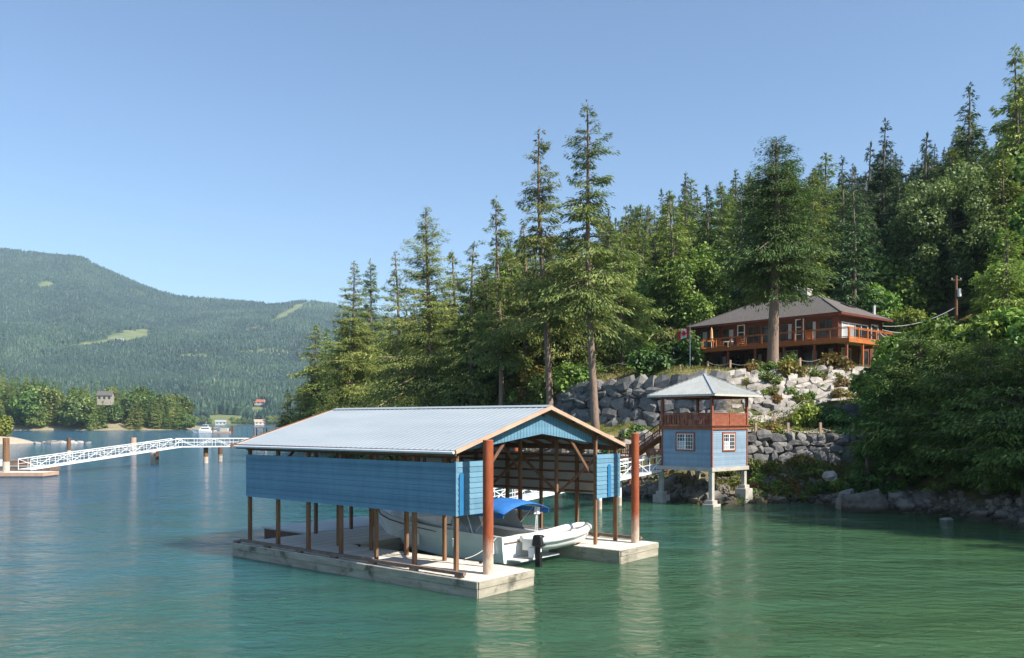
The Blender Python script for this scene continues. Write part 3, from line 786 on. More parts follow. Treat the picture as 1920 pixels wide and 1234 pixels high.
for q in (-1, 1):
    for a, b_ in (((q * 1.36, 1.8, 1.02), (q * 1.36, .7, 2.0)), ((q * 1.36, 1.8, 1.02), (q * 1.36, 2.3, 2.15)), ((q * 1.36, 1.9, 1.02), (q * 1.3, 3.3, 2.2))):
        s.tube([a, b_], .016, 6)
s.build('canopy_frame', M['chrome'], boat)
s = MB()
for q in (-1, 1):
    s.tube([(q * 1.45, 5.6, 1.75), (q * 1.1, 7.2, 1.9), (q * .62, 8.4, 2.0), (0, 9.25, 2.08)], .018, 6)
    for x, y, z in ((1.45, 5.6, 1.17), (1.1, 7.2, 1.28), (.62, 8.4, 1.38)):
        s.tube([(q * x, y, z), (q * x, y, z + .6)], .015, 6)
s.build('bow_rail', M['chrome'], boat)
s = MB(); s.box(-1.35, 1.35, -.75, -.03, .22, .29); s.build('swim_platform', M['gelcoat'], boat, bevel=.02)
s = MB(); s.tube([(1.05, .3, 1.0), (1.05, .3, 1.75)], .02, 6); s.tube([(.85, .3, 1.75), (1.35, .3, 1.75)], .03, 6); s.tube([(.9, .3, 1.0), (1.0, .3, 1.7)], .015, 6)
s.box(.98, 1.16, .22, .38, 1.72, 2.0); s.build('davit', M['white_paint'], boat)
for c in list(boat.children)[BZ0:]:
    if c.name.split('.')[0] not in ('swim_platform',):
        for v in c.data.vertices: v.co.x *= 1.05; v.co.z = v.co.z + (.13 if v.co.z > .7 else 0) + max(0, v.co.z - 1.0) * .12
s = MB()
for y in (.5, 2.6, 4.9):
    s.tube([(-1.74, y, .45), (-1.74, y, .5), (-1.74, y, .95), (-1.74, y, 1.0)], [.05, .12, .12, .05], 10)
    s.tube([(-1.72, y, 1.0), (-1.62, y, 1.25)], .012, 5)
    s.build('fender', M['white_paint'], boat); s = MB()
for y, yy in ((.3, -1.0), (5.6, 6.0)):
    a, b_ = bw(7.0 - 1.6, 3.4 + y, 1.22), bw(2.86, 3.2 if y < 1 else 9.4, DZ + .1)
    s = MB(); s.tube([a.lerp(b_, k / 8) + Vector((0, 0, -.16 * 4 * (k / 8) * (1 - k / 8))) for k in range(9)], .016, 6)
    tag(s.build('mooring_line', M['rope']), 'mooring rope from the cabin cruiser stern to the dock' if y < 1 else 'mooring rope from the cabin cruiser bow to the dock', 'rope')
# white tender carried across the stern
tend = thing('tender', 'white dinghy carried crosswise over the stern of the cabin cruiser', 'dinghy', bw(8.35, 2.62, .0), BPHI)
s = MB()
ts = [(-2.0, .52, .62, 1.06), (-1.0, .60, .56, 1.08), (.2, .62, .55, 1.12), (1.1, .55, .60, 1.2), (1.65, .38, .70, 1.28), (1.95, .06, .95, 1.34)]
tv, tf = [], []
for x, hb, kz, gz_ in ts:
    for k in range(9):
        a = math.pi * k / 8
        tv.append((x, -hb * math.cos(a), gz_ - (gz_ - kz) * math.sin(a) ** .7))
    for k in range(9):
        a = math.pi * (8 - k) / 8
        tv.append((x, -hb * .84 * math.cos(a), gz_ - (gz_ - kz - .07) * math.sin(a) ** .7))
for i in range(5):
    for k in range(18): tf.append((i * 18 + k, i * 18 + (k + 1) % 18, i * 18 + 18 + (k + 1) % 18, i * 18 + 18 + k))
tf.append(tuple(range(18)))
s.add(tv, tf); s.build('hull', M['gelcoat'], tend, smooth=True)
for q in (-1, 1): s = MB(); s.tube([(x, q * hb * .98, gz_ + .02) for x, hb, kz, gz_ in ts], [.15, .17, .17, .17, .15, .10], 12); s.build('side_tube', M['gelcoat'], tend, smooth=True)
for bb in ((-.4, -.1, -.52, .52, .94, .98), (.6, .85, -.5, .5, .96, 1.0)): s = MB(); s.box(*bb); s.build('thwart', M['siding_back'], tend)
s = MB(); s.box(-2.03, -1.96, -.48, .48, .62, 1.1); s.build('transom', M['gelcoat'], tend)
ob = thing('outboard_motor', 'dark outboard motor tilted down behind the cabin cruiser stern', 'motor', bw(6.35, 2.32), BPHI)
s = MB(); s.hexa([(-.17, -.3, .78), (.17, -.3, .78), (.17, .2, .78), (-.17, .2, .78), (-.14, -.24, 1.22), (.14, -.24, 1.22), (.14, .14, 1.22), (-.14, .14, 1.22)]); s.build('cowl', M['black'], ob, bevel=.06)
s = MB(); s.box(-.08, .08, -.16, .06, -.02, .78); s.box(-.05, .05, -.3, .12, -.06, -.02); s.tube([(0, -.3, -.14), (0, .1, -.14)], .06, 8); s.build('leg', M['black'], ob)
s = MB(); s.box(-.14, .14, .06, .34, .34, .72); s.build('bracket', M['alu'], ob)
s = MB()
for k in range(3):
    a = k * 2.094; s.hexa([(.0, -.34, -.14), (.03 * math.cos(a), -.34, -.14), (.16 * math.cos(a + .3), -.36, -.14 + .16 * math.sin(a + .3)), (.14 * math.cos(a - .2), -.33, -.14 + .14 * math.sin(a - .2)),
                             (.0, -.32, -.14), (.03 * math.cos(a), -.32, -.14), (.16 * math.cos(a + .3), -.33, -.14 + .16 * math.sin(a + .3)), (.14 * math.cos(a - .2), -.3, -.14 + .14 * math.sin(a - .2))])
s.build('propeller', M['white_paint'], ob)
ob.scale = (1.08, 1.08, 1.08)


# ------------------------------------------------------------------ truss gangways
def gangway(name, label, spans, width, height, bays, cat='gangway'):
    """spans: list of 3D points of the walking centre line"""
    t = thing(name, label, cat, spans[0])
    o = Vector(spans[0])
    for a, b_, nb in zip(spans[:-1], spans[1:], bays):
        a, b_ = Vector(a) - o, Vector(b_) - o
        d = (b_ - a); n = Vector((-d.y, d.x, 0)).normalized() * (width / 2)
        up = Vector((0, 0, height))
        for q in (-1, 1):
            s = MB()
            s.beam(a + n * q, b_ + n * q, .085, .11); s.beam(a + n * q + up, b_ + n * q + up, .075, .085)
            for k in range(nb + 1):
                p = a + d * (k / nb) + n * q
                s.beam(p, p + up, .05)
                if k < nb:
                    p2 = a + d * ((k + 1) / nb) + n * q
                    if k % 2: s.beam(p, p2 + up, .045)
                    else: s.beam(p + up, p2, .045)
                    pm_ = (p + p2) / 2
                    s.beam(pm_, pm_ + up, .025)
            s.beam(a + n * q + up * .55, b_ + n * q + up * .55, .035)
            s.build('truss', M['white_paint'], t)
        s = MB(); nn = Vector((n.x, n.y, 0)) * .93
        s.hexa([a - nn, a + nn, b_ + nn, b_ - nn, a - nn + Vector((0, 0, .06)), a + nn + Vector((0, 0, .06)), b_ + nn + Vector((0, 0, .06)), b_ - nn + Vector((0, 0, .06))])
        s.build('walkway', M['alu'], t)
    return t


g0 = at(46, 882, 95.5); g0.z = .62
gangway('truss_gangway', 'long white truss gangway rising from the small float towards the wooded shore', [g0, at(332, 838, 121), at(560, 836, 131), (-23.0, 139, 2.4)], 1.7, 1.18, [10, 7, 4])
p = bw(11.3, 14.0)
gangway('truss_gangway', 'short white truss gangway between the gazebo porch and the boathouse', [(10.75, 64.2, 2.35), (p.x + .6, p.y + 1.2, .7)], 1.5, 1.1, [12])


def round_pile(px, Y, z1, r, label, mat, group=None, foot=None, x=None):
    X = (px - 960) / F * Y if x is None else x
    t = thing('mooring_pile', label, 'pile', (X, Y, 0), 0, group)
    f = foot or .6
    s = MB(); s.tube([(0, 0, f), (0, 0, z1)], r, 14); s.build('shaft', mat, t)
    s = MB(); s.tube([(0, 0, -2), (0, 0, f - .001)], r * 1.05, 14); s.build('tide_band', M['pile_foot'], t)
    return t


round_pile(386, 123.5, 2.25, .32, 'brown pile under the white gangway, nearer one of its level span', M['wood_post'], foot=.9)
round_pile(413, 128, 2.25, .30, 'dark pile with pale foot under the level span of the white gangway', M['wood_dark'], foot=1.1)
round_pile(287, 119, 2.0, .34, 'pale grey pile under the top of the sloping gangway', M['pile_foot'])
round_pile(293.5, 120.5, 2.0, .3, 'dark pile under the top of the sloping gangway', M['wood_dark'])
round_pile(250, 186, 2.5, .62, 'stout tan pile showing just above the sloping gangway rail', M['rake_board'])
round_pile(129, 160, 3.0, .36, 'dark pile with pale cap behind the sloping gangway', M['wood_dark'])
round_pile(11.5, 93.6, 4.2, .34, 'brown weathered pile at the small float, left picture edge', M['wood_post'], foot=1.6)
round_pile(498, 200, 3.2, .3, 'dark pile near the far shed beyond the boathouse roof corner', M['wood_dark'])
round_pile(1161, 61, 2.3, .17, 'pale post propping the short gangway, right of the pair', M['white_paint'])
round_pile(1124, 58.5, 1.75, .16, 'pale post propping the short gangway, left of the pair', M['white_paint'])
fl = thing('wooden_float', 'small timber float at the foot of the long gangway', 'dock', (-58, 92.6, 0))
s = MB()
for k in range(30): s.box(-10 + k * .57, -10 + k * .57 + .55, 0, 3.2, .36, .44)
s.build('deck', M['deck'], fl)
s = MB(); s.box(-10.02, 7.12, -.06, -.004, .05, .46); s.box(7.08, 7.14, 0, 3.2, .05, .46); s.build('fascia', M['rake_board'], fl)
s = MB(); s.box(-9.9, 7.0, .05, 3.15, -.3, .355); s.build('float', M['black'], fl)
f2 = thing('wooden_float', 'long low float with bins lying behind the foot of the long gangway', 'dock', (-60, 104, 0))
s = MB()
for k in range(13): s.box(-8 + k * .9, -8 + k * .9 + .87, 0, 2.6, .5, .6)
s.build('deck', M['zinc_roof'], f2)
s = MB(); s.box(-7.95, 3.6, .05, 2.55, -.3, .495); s.build('float', M['bull_rail'], f2)
for i, (x, c) in enumerate(((-2.7, 'white_paint'), (-1.2, 'bull_rail'), (.1, 'wood_dark'))):
    lab = ['white dock box on the low float by the gangway', 'dull brown dock box on the low float by the gangway', 'black dock box on the low float by the gangway'][i]
    t = thing('dock_box', lab, 'box', (-60 + x, 105, .6))
    s = MB(); s.box(-.55, .55, -.3, .3, 0, .5); s.build('bin', M[c], t, bevel=.02)
    s = MB(); s.hexa([(-.6, -.34, .502), (.6, -.34, .502), (.6, .34, .502), (-.6, .34, .502), (-.58, -.3, .62), (.58, -.3, .62), (.56, .3, .7), (-.56, .3, .7)]); s.build('lid', M[c], t)

# ------------------------------------------------------------------ gazebo on stilts (local x = right face, y = left face)
GA = R(41.8); GC = Vector((14.1, 60.2, 0)); GX = Vector((math.cos(GA), math.sin(GA), 0)); GY = Vector((-GX.y, GX.x, 0))
gw = lambda x, y, z=0: GC + GX * x + GY * y + Vector((0, 0, z))
gz_t = thing('gazebo', 'two storey gazebo on stilts with open top deck and pale hip roof', 'gazebo', GC, GA)
S_ = 4.37
s = MB(); s.box(-.12, S_ + .12, -.12, 5.75, 2.46, 2.74); s.build('floor_beam', M['concrete'], gz_t)
lw = MB(); lap(lw, (0, S_), (0, 0), 2.75, 5.42, .17, .015, gap=.010); lf_ = lw.build('siding_wall', M['gaz_blue'], gz_t)
rw = MB(); lap(rw, (0, 0), (S_, 0), 2.75, 5.42, .17, .015, gap=.010); rf_ = rw.build('siding_wall', M['gaz_blue'], gz_t)
s = MB(); s.box(.02, S_ - .02, .02, S_ - .02, 2.75, 5.4); s.build('core_wall', M['gaz_blue'], gz_t)
for x, y in ((0, 0), (S_, 0), (0, S_)): s = MB(); s.box(x - .06, x + .06, y - .06, y + .06, 2.74, 5.42); s.build('corner_board', M['redwood'], gz_t)
s = MB(); s.box(-.1, S_ + .1, -.1, S_ + .1, 5.42, 5.66); s.build('band_beam', M['redwood'], gz_t)
s = MB(); s.box(-.2, S_ + .2, -.2, S_ + .2, 5.662, 5.71); s.build('upper_floor', M['redwood'], gz_t)


def gwin(face, a, b_, z0, z1):
    """framed sliding window on a gazebo face"""
    def bx(mb, u0, u1, d0, d1, w0, w1):
        if face == 'r': mb.box(u0, u1, -d1, -d0, w0, w1)
        else: mb.box(-d1, -d0, u0, u1, w0, w1)
    par = rf_ if face == 'r' else lf_
    w = MB()
    bx(w, a - .12, a, .0, .075, z0 - .12, z1 + .12); bx(w, b_, b_ + .12, .0, .075, z0 - .12, z1 + .12)
    bx(w, a, b_, .0, .075, z1, z1 + .12); bx(w, a, b_, .0, .08, z0 - .12, z0)
    w.build('window_trim', M['redwood'], par)
    w = MB()
    mid = (a + b_) / 2
    for u0, u1 in ((a, mid), (mid, b_)):
        bx(w, u0, u0 + .05, .0, .062, z0, z1); bx(w, u1 - .05, u1, .0, .062, z0, z1); bx(w, u0 + .05, u1 - .05, .0, .062, z0, z0 + .05); bx(w, u0 + .05, u1 - .05, .0, .062, z1 - .05, z1)
        for t in (.333, .667):
            bx(w, u0 + (u1 - u0) * t - .012, u0 + (u1 - u0) * t + .012, .0, .055, z0 + .05, z1 - .05)
        for t in (.25, .5, .75): bx(w, u0 + .05, u1 - .05, .0, .05, z0 + (z1 - z0) * t - .012, z0 + (z1 - z0) * t + .012)
    w.build('sash', M['white_paint'], par)
    w = MB(); bx(w, a, b_, .0, .044, z0, z1); w.build('pane', M['glass'], par)
    w = MB(); bx(w, (mid if face == 'l' else a + .1), (b_ - .1 if face == 'l' else mid), .044, .047, z0 + .06, z0 + .62); w.build('curtain', M['curtain'], par)


gwin('l', 1.55, 3.0, 3.98, 5.12)
gwin('r', 1.35, 2.75, 3.98, 5.12)
for x, y in ((0, 0), (S_, 0), (S_, S_), (0, S_)):
    s = MB(); s.box(x - .09, x + .09, y - .09, y + .09, 5.71, 7.86); s.build('post', M['redwood'], gz_t, bevel=.01)
s = MB()
for a, b_ in (((-.09, -.07), (S_ + .09, .07)), ((-.09, S_ - .07), (S_ + .09, S_ + .07)), ((-.07, .07), (.07, S_ - .07)), ((S_ - .07, .07), (S_ + .07, S_ - .07))):
    s.box(a[0], b_[0], a[1], b_[1], 7.68, 7.9)
s.build('eave_beam', M['redwood'], gz_t)
for nm, p, q, gap in (('r', (.09, 0), (S_ - .09, 0), .0), ('l', (0, .09), (0, S_ - .09), .055), ('b', (.09, S_), (S_ - .09, S_), .055), ('e', (S_, .09), (S_, S_ - .09), .03)):
    s = MB(); p, q = Vector((p[0], p[1], 0)), Vector((q[0], q[1], 0)); d = q - p
    s.beam(p + Vector((0, 0, 6.60)), q + Vector((0, 0, 6.60)), .13, .06); s.beam(p + Vector((0, 0, 5.79)), q + Vector((0, 0, 5.79)), .05, .09); s.beam(p + Vector((0, 0, 6.5)), q + Vector((0, 0, 6.5)), .05, .08)
    n = 28
    for k in range(n):
        a = p + d * ((k + .5) / n); w2 = d.length / n - .012 - gap
        zz = random.uniform(-.01, .01)
        s.beam(a + Vector((0, 0, 5.80)), a + Vector((0, 0, 6.5 + zz)), w2 if abs(d.x) > abs(d.y) else .03, .03 if abs(d.x) > abs(d.y) else w2, up=(0, 1, 0))
    a = p + d * .5; s.box(a.x - .06, a.x + .06, a.y - .06, a.y + .06, 5.71, 6.66)
    s.build('railing', M['redwood'], gz_t)
# hip roof with seams
O_ = .80; ctr = (S_ / 2, S_ / 2); ZP, ZEV = 9.52, 7.93
cor = [(-O_, -O_), (S_ + O_, -O_), (S_ + O_, S_ + O_), (-O_, S_ + O_)]
s = MB()
for i in range(4):
    a, b_ = cor[i], cor[(i + 1) % 4]
    s.add([(a[0], a[1], ZEV), (b_[0], b_[1], ZEV), (ctr[0], ctr[1], ZP)], [(0, 1, 2)])
    for k in range(1, 24):
        t = k / 24; h = 1 - abs(2 * t - 1)
        p0 = Vector((a[0] + (b_[0] - a[0]) * t, a[1] + (b_[1] - a[1]) * t, ZEV + .012))
        inn = Vector((ctr[0], ctr[1], 0)) - Vector(((a[0] + b_[0]) / 2, (a[1] + b_[1]) / 2, 0))
        p1 = p0 + inn * h + Vector((0, 0, (ZP - ZEV) * h))
        s.beam(p0, p1, .03, .035)
rf = s.build('roof', M['zinc_roof'], gz_t)
s = MB()
for c in cor: s.beam((c[0], c[1], ZEV + .03), (ctr[0], ctr[1], ZP + .03), .16, .04)
s.build('hip_cap', M['metal_roof'], rf)
s = MB()
for i in range(4):
    a, b_ = Vector((*cor[i], ZEV - .07)), Vector((*cor[(i + 1) % 4], ZEV - .07)); s.beam(a, b_, .05, .13)
s.build('fascia', M['siding_back'], rf)
s = MB(); s.add([(c[0] * .98 + .04, c[1] * .98 + .04, ZEV - .02) for c in cor], [(0, 1, 2, 3)]); s.build('soffit', M['wood_dark'], rf)
for x, y, zg in ((.1, .1, 0.35), (.1, 4.55, .75), (S_ - .15, .15, 1.25), (S_ - .15, S_ - .1, 1.3)):
    s = MB(); s.box(x - .15, x + .15, y - .15, y + .15, zg, 2.46); leg = s.build('leg', M['concrete'], gz_t, bevel=.015)
    s = MB(); s.box(x - .46, x + .46, y - .46, y + .46, -.9, zg - .18); s.box(x - .3, x + .3, y - .3, y + .3, zg - .18, zg + .08); s.build('footing', M['concrete'], leg, bevel=.03)
s = MB()      # porch rail towards the gangway
for y in (S_ + .1, 5.1, 5.65): s.box(-.08, .02, y - .05, y + .05, 2.74, 3.9)
s.box(-.1, .04, S_ + .05, 5.7, 3.9, 3.96)
for k in range(9): s.box(-.045, -.015, S_ + .2 + k * .14, S_ + .23 + k * .14, 2.85, 3.9)
s.build('porch_rail', M['redwood'], gz_t)
for i, (x, y) in enumerate(((1.1, 2.9), (3.0, 3.2))):
    t = thing('patio_chair', ['white plastic chair on the gazebo deck, nearer the shaded rail', 'white plastic chair on the gazebo deck, nearer the lit rail'][i], 'chair', gw(x, y, 5.71), GA)
    s = MB(); s.box(-.26, .26, -.25, .25, .40, .45); s.build('seat', M['white_paint'], t)
    s = MB(); s.hexa([(-.26, .22, .45), (.26, .22, .45), (.26, .26, .45), (-.26, .26, .45), (-.24, .36, .98), (.24, .36, .98), (.24, .40, .98), (-.24, .40, .98)]); s.build('backrest', M['white_paint'], t)
    for a, b_ in ((-.22, -.2), (.22, -.2), (-.22, .2), (.22, .2)):
        s = MB(); s.box(a - .025, a + .025, b_ - .025, b_ + .025, 0, .40); s.build('leg', M['white_paint'], t)
# walkway climbing the bank behind the gazebo
wk = thing('wooden_walkway', 'brown railed walkway and steps climbing to the back of the gazebo', 'walkway', (9.2, 69.5, 3.1))
PW = [Vector((-.9, 1.2, 0)), Vector((.75, .3, 0)), Vector((2.9, -1.6, 1.75))]
s = MB()
for a, b_ in zip(PW[:-1], PW[1:]): s.beam(a, b_, 1.3, .12)
s.build('deck', M['redwood'], wk)
for q in (-.62, .62):
    s = MB()
    for a, b_ in zip(PW[:-1], PW[1:]):
        d = (b_ - a); o = Vector((-d.y, d.x, 0)).normalized() * q
        s.beam(a + o + Vector((0, 0, 1.0)), b_ + o + Vector((0, 0, 1.0)), .09, .06); s.beam(a + o + Vector((0, 0, .25)), b_ + o + Vector((0, 0, .25)), .05, .06)
        for k in range(3): p = a.lerp(b_, k / 2) + o; s.beam(p - Vector((0, 0, .1)), p + Vector((0, 0, 1.08)), .09)
        n = int(d.length / .16)
        for k in range(n): p = a.lerp(b_, (k + .5) / n) + o; s.beam(p + Vector((0, 0, .25)), p + Vector((0, 0, 1.0)), .035)
    s.build('railing', M['redwood'], wk)
s = MB()
for a in PW: s.beam(a + Vector((-.3, 0, -3)), a + Vector((-.3, 0, 0)), .14); s.beam(a + Vector((.3, 0, -3)), a + Vector((.3, 0, 0)), .14)
s.build('support', M['redwood'], wk)

# ------------------------------------------------------------------ house (local x = short side, y = long side)
HZ = 11.5
hs = thing('house', 'two storey brown wooden house with wide hip roof and orange cedar deck', 'house', (HP0.x, HP0.y, HZ), R(41))
Q = lambda z: z - HZ
WX0, WX1, WY0, WY1 = .9, 10.8, .9, 19.2
s = MB(); s.box(WX0, WX1, WY0, WY1, -1.2, Q(17.6)); wall = s.build('wall', M['brown_wall'], hs)
# roof
E_ = [(0, 0), (11.7, 0), (11.7, 20.1), (0, 20.1)]; RA, RB_ = (5.85, 5.85), (5.85, 14.25); ze, zr = Q(17.55), Q(20.45)
s = MB(); s.add([(*p, ze) for p in E_] + [(*RA, zr), (*RB_, zr)], [(0, 1, 4), (1, 2, 5, 4), (2, 3, 5), (3, 0, 4, 5)])
roof = s.build('roof', M['shingle'], hs)
s = MB()
for i in range(4):
    a, b_ = Vector((*E_[i], ze - .13)), Vector((*E_[(i + 1) % 4], ze - .13)); s.beam(a, b_, .06, .24)
s.build('fascia', M['fascia'], roof)
s = MB(); s.add([(x * .995 + .03, y * .995 + .03, ze - .2) for x, y in E_], [(0, 1, 2, 3)]); s.build('soffit', M['fascia'], roof)
s = MB()
for c, r_ in ((E_[0], RA), (E_[1], RA), (E_[2], RB_), (E_[3], RB_)): s.beam((*c, ze + .03), (*r_, zr + .03), .22, .05)
s.beam((*RA, zr + .03), (*RB_, zr + .03), .25, .06); s.build('ridge_cap', M['shingle'], roof)
s = MB(); s.box(5.2, 6.2, 6.9, 7.7, zr - .6, zr + .75); s.box(5.1, 6.3, 6.8, 7.8, zr + .75, zr + .85); ch = s.build('chimney', M['concrete'], roof)
s = MB(); s.tube([(5.7, 8.6, zr - .3), (5.7, 8.6, zr + .9)], .12, 10); s.tube([(5.7, 8.6, zr + .9), (5.7, 8.6, zr + 1.25)], .24, 10); s.build('flue', M['chrome'], roof)
sl = (zr - ze) / 5.85
s = MB(); s.hexa([(6.6, 2.6, ze + 2.6 * sl), (8.2, 2.6, ze + 2.6 * sl), (8.2, 3.6, ze + 3.6 * sl), (6.6, 3.6, ze + 3.6 * sl), (6.6, 2.6, ze + 2.6 * sl + .12), (8.2, 2.6, ze + 2.6 * sl + .12), (8.2, 3.6, ze + 3.6 * sl + .12), (6.6, 3.6, ze + 3.6 * sl + .12)]); s.build('skylight', M['glass'], roof)
s = MB(); s.tube([(9.9, 1.3, ze + .5), (9.9, 1.3, ze + 1.6)], .13, 10); s.build('vent_pipe', M['white_paint'], roof)


def hwin(face, u0, u1, z0, z1, nv=1, nh=0, door=False, cur=0.0, fm='fascia'):
    """window on facade: 'f' long side x=WX0, 'e' end y=WY0"""
    def bx(mb, a, b_, d0, d1, w0, w1):
        if face == 'f': mb.box(WX0 - d1, WX0 - d0, a, b_, w0, w1)
        else: mb.box(a, b_, WY0 - d1, WY0 - d0, w0, w1)
    z0, z1 = Q(z0), Q(z1)
    w = MB()
    bx(w, u0 - .1, u0, .003, .075, z0 - .1, z1 + .1); bx(w, u1, u1 + .1, .003, .075, z0 - .1, z1 + .1); bx(w, u0, u1, .003, .075, z1, z1 + .1); bx(w, u0, u1, .003, .08, z0 - .1, z0)
    for k in range(1, nv): c = u0 + (u1 - u0) * k / nv; bx(w, c - .04, c + .04, .003, .06, z0, z1)
    for k in range(1, nh + 1): c = z0 + (z1 - z0) * k / (nh + 1); bx(w, u0, u1, .003, .055, c - .03, c + .03)
    fr = w.build('door' if door else 'window', M[fm], wall)
    w = MB(); bx(w, u0, u1, .003, .03, z0, z1); w.build('pane', M['glass'], fr)
    if cur:
        w = MB(); bx(w, u0 + .08, u0 + .08 + (u1 - u0) * cur, .031, .034, z0 + .06, z1 - .06); w.build('curtain', M['curtain'], fr)


UF = 14.45
for u0, u1, z0, z1, nv, nh, dr, cu, fm in (
        (1.5, 2.9, 15.2, 16.9, 2, 0, 0, 0, 'fascia'), (3.3, 4.5, 14.55, 16.9, 1, 0, 1, .3, 'fascia'), (4.9, 5.7, 14.8, 17.2, 1, 2, 0, 0, 'white_paint'), (6.2, 7.6, 15.1, 16.9, 2, 0, 0, .3, 'fascia'),
        (8.2, 10.0, 14.55, 16.8, 2, 0, 1, 0, 'fascia'), (10.5, 11.8, 15.2, 16.9, 2, 0, 0, 0, 'fascia'), (12.4, 13.2, 14.8, 17.2, 1, 2, 0, 0, 'white_paint'), (13.8, 15.2, 15.0, 16.9, 2, 0, 0, .4, 'fascia'), (15.9, 17.0, 14.6, 17.1, 1, 1, 0, .0, 'fascia'), (17.5, 18.8, 15.0, 16.9, 1, 1, 0, .5, 'fascia')):
    hwin('f', u0, u1, z0, z1, nv, nh, dr, cu, fm)
for u0, u1, z0, z1, nv, nh, dr, cu, fm in (
        (1.3, 2.6, 12.3, 13.9, 2, 0, 0, .4, 'fascia'), (3.2, 5.0, 11.6, 13.8, 2, 0, 1, .3, 'fascia'), (5.6, 6.9, 12.3, 13.8, 1, 0, 0, .5, 'white_paint'), (7.5, 9.3, 11.6, 13.8, 2, 0, 1, .2, 'fascia'),
        (10.0, 11.8, 11.6, 13.8, 2, 0, 1, .25, 'fascia'), (12.3, 14.2, 11.6, 13.8, 3, 0, 1, 0, 'fascia'), (14.8, 16.6, 12.5, 13.8, 2, 0, 0, .3, 'fascia'), (17.2, 18.6, 11.9, 13.7, 2, 0, 0, 0, 'fascia')):
    hwin('f', u0, u1, z0, z1, nv, nh, dr, cu, fm)
hwin('e', 1.8, 7.4, 14.7, 16.6, 4, 0, True, .45, 'white_paint')
hwin('e', 8.4, 9.8, 15.2, 16.8, 1, 0, False, 0, 'white_paint')
hwin('e', 1.8, 3.6, 11.7, 13.8, 2, 0, True, .4, 'white_paint')
hwin('e', 5.5, 7.5, 12.3, 13.8, 2, 0, False, 0, 'fascia')
s = MB()
for u in (.9, 5.0, 8.0, 12.1, 15.5, 19.2): s.box(WX0 - .11, WX0 - .001, u - .1, u + .1, -1.2, Q(17.3))
for u in (WX0, 8.0, WX1): s.box(u - .1, u + .1, WY0 - .11, WY0 - .001, -1.2, Q(17.3))
s.box(WX0 - .06, WX0 - .002, WY0, WY1, Q(14.15), Q(14.45)); s.build('trim', M['fascia'], wall)
# deck: L round the corner
DX0, DY0, DY1, DX1 = -3.6, -2.7, 15.3, 6.0
dk = MB()
n = int((DY1 - DY0) / .3)
for k in range(n): a = DY0 + k * .3; dk.box(DX0, WX0 - .12, a, a + .285, Q(14.3), Q(14.36))
for k in range(12): a = DY0 + k * .3; dk.box(WX0 - .118, DX1, a, a + .285, Q(14.3), Q(14.36))
deck = dk.build('deck', M['deck'], hs)
s = MB(); s.box(DX0 - .07, DX0 - .005, DY0 - .07, DY1, Q(13.95), Q(14.40)); s.box(DX0 - .003, DX1 + .05, DY0 - .07, DY0 - .005, Q(13.95), Q(14.40)); s.box(DX1 + .002, DX1 + .06, DY0, WY0 - .2, Q(13.95), Q(14.40))
s.build('rim_beam', M['cedar'], deck)
rail = MB(); glass = MB()


def rail_run(p, q, n):
    p, q = Vector((*p, 0)), Vector((*q, 0)); d = q - p
    for k in range(n + 1):
        a = p + d * (k / n)
        s = MB(); s.box(a.x - .07, a.x + .07, a.y - .07, a.y + .07, Q(14.36), Q(15.44)); s.build('railing_post', M['cedar'], deck)
    o = Vector((0, 0, 1)); rail.beam(p + o * Q(15.47), q + o * Q(15.47), .15, .055); rail.beam(p + o * Q(15.36), q + o * Q(15.36), .05, .08); rail.beam(p + o * Q(14.5), q + o * Q(14.5), .05, .08)
    m_ = int(d.length / .13)
    for k in range(m_): a = p + d * ((k + .5) / m_); glass.beam(a + o * Q(14.52), a + o * Q(15.33), .02)


rail_run((DX0 + .08, DY1 - .1), (DX0 + .08, DY0 + .08), 9); rail_run((DX0 + .3, DY0 + .08), (DX1 - .08, DY0 + .08), 5); rail_run((DX1 - .08, DY0 + .3), (DX1 - .08, WY0 - .2), 2); rail_run((DX0 + .3, DY1 - .1), (WX0 - .25, DY1 - .1), 2)
rail.build('handrail', M['cedar'], deck); glass.build('balusters', M['black'], deck)
for y in (-2.4, 1.1, 4.6, 8.1, 11.6, 15.0):
    s = MB(); s.box(DX0 + .05, DX0 + .25, y - .1, y + .1, -1.6, Q(13.95)); s.build('deck_post', M['redwood'], hs)
for x in (-.5, 2.6, 5.8):
    s = MB(); s.box(x - .1, x + .1, DY0 + .05, DY0 + .25, -1.6, Q(13.95)); s.build('deck_post', M['cedar'], hs)
s = MB()
for k in range(9): s.box(2.9, 4.0, DY0 - .45 - k * .27, DY0 - .18 - k * .27, Q(14.2) - k * .29, Q(14.26) - k * .29)
for x in (2.84, 4.02): s.beam((x, DY0 - .1, Q(14.1)), (x, DY0 - 2.6, Q(11.6)), .05, .24); s.beam((x, DY0 - .1, Q(15.2)), (x, DY0 - 2.6, Q(12.7)), .06, .06)
s.build('stairs', M['white_paint'], hs)
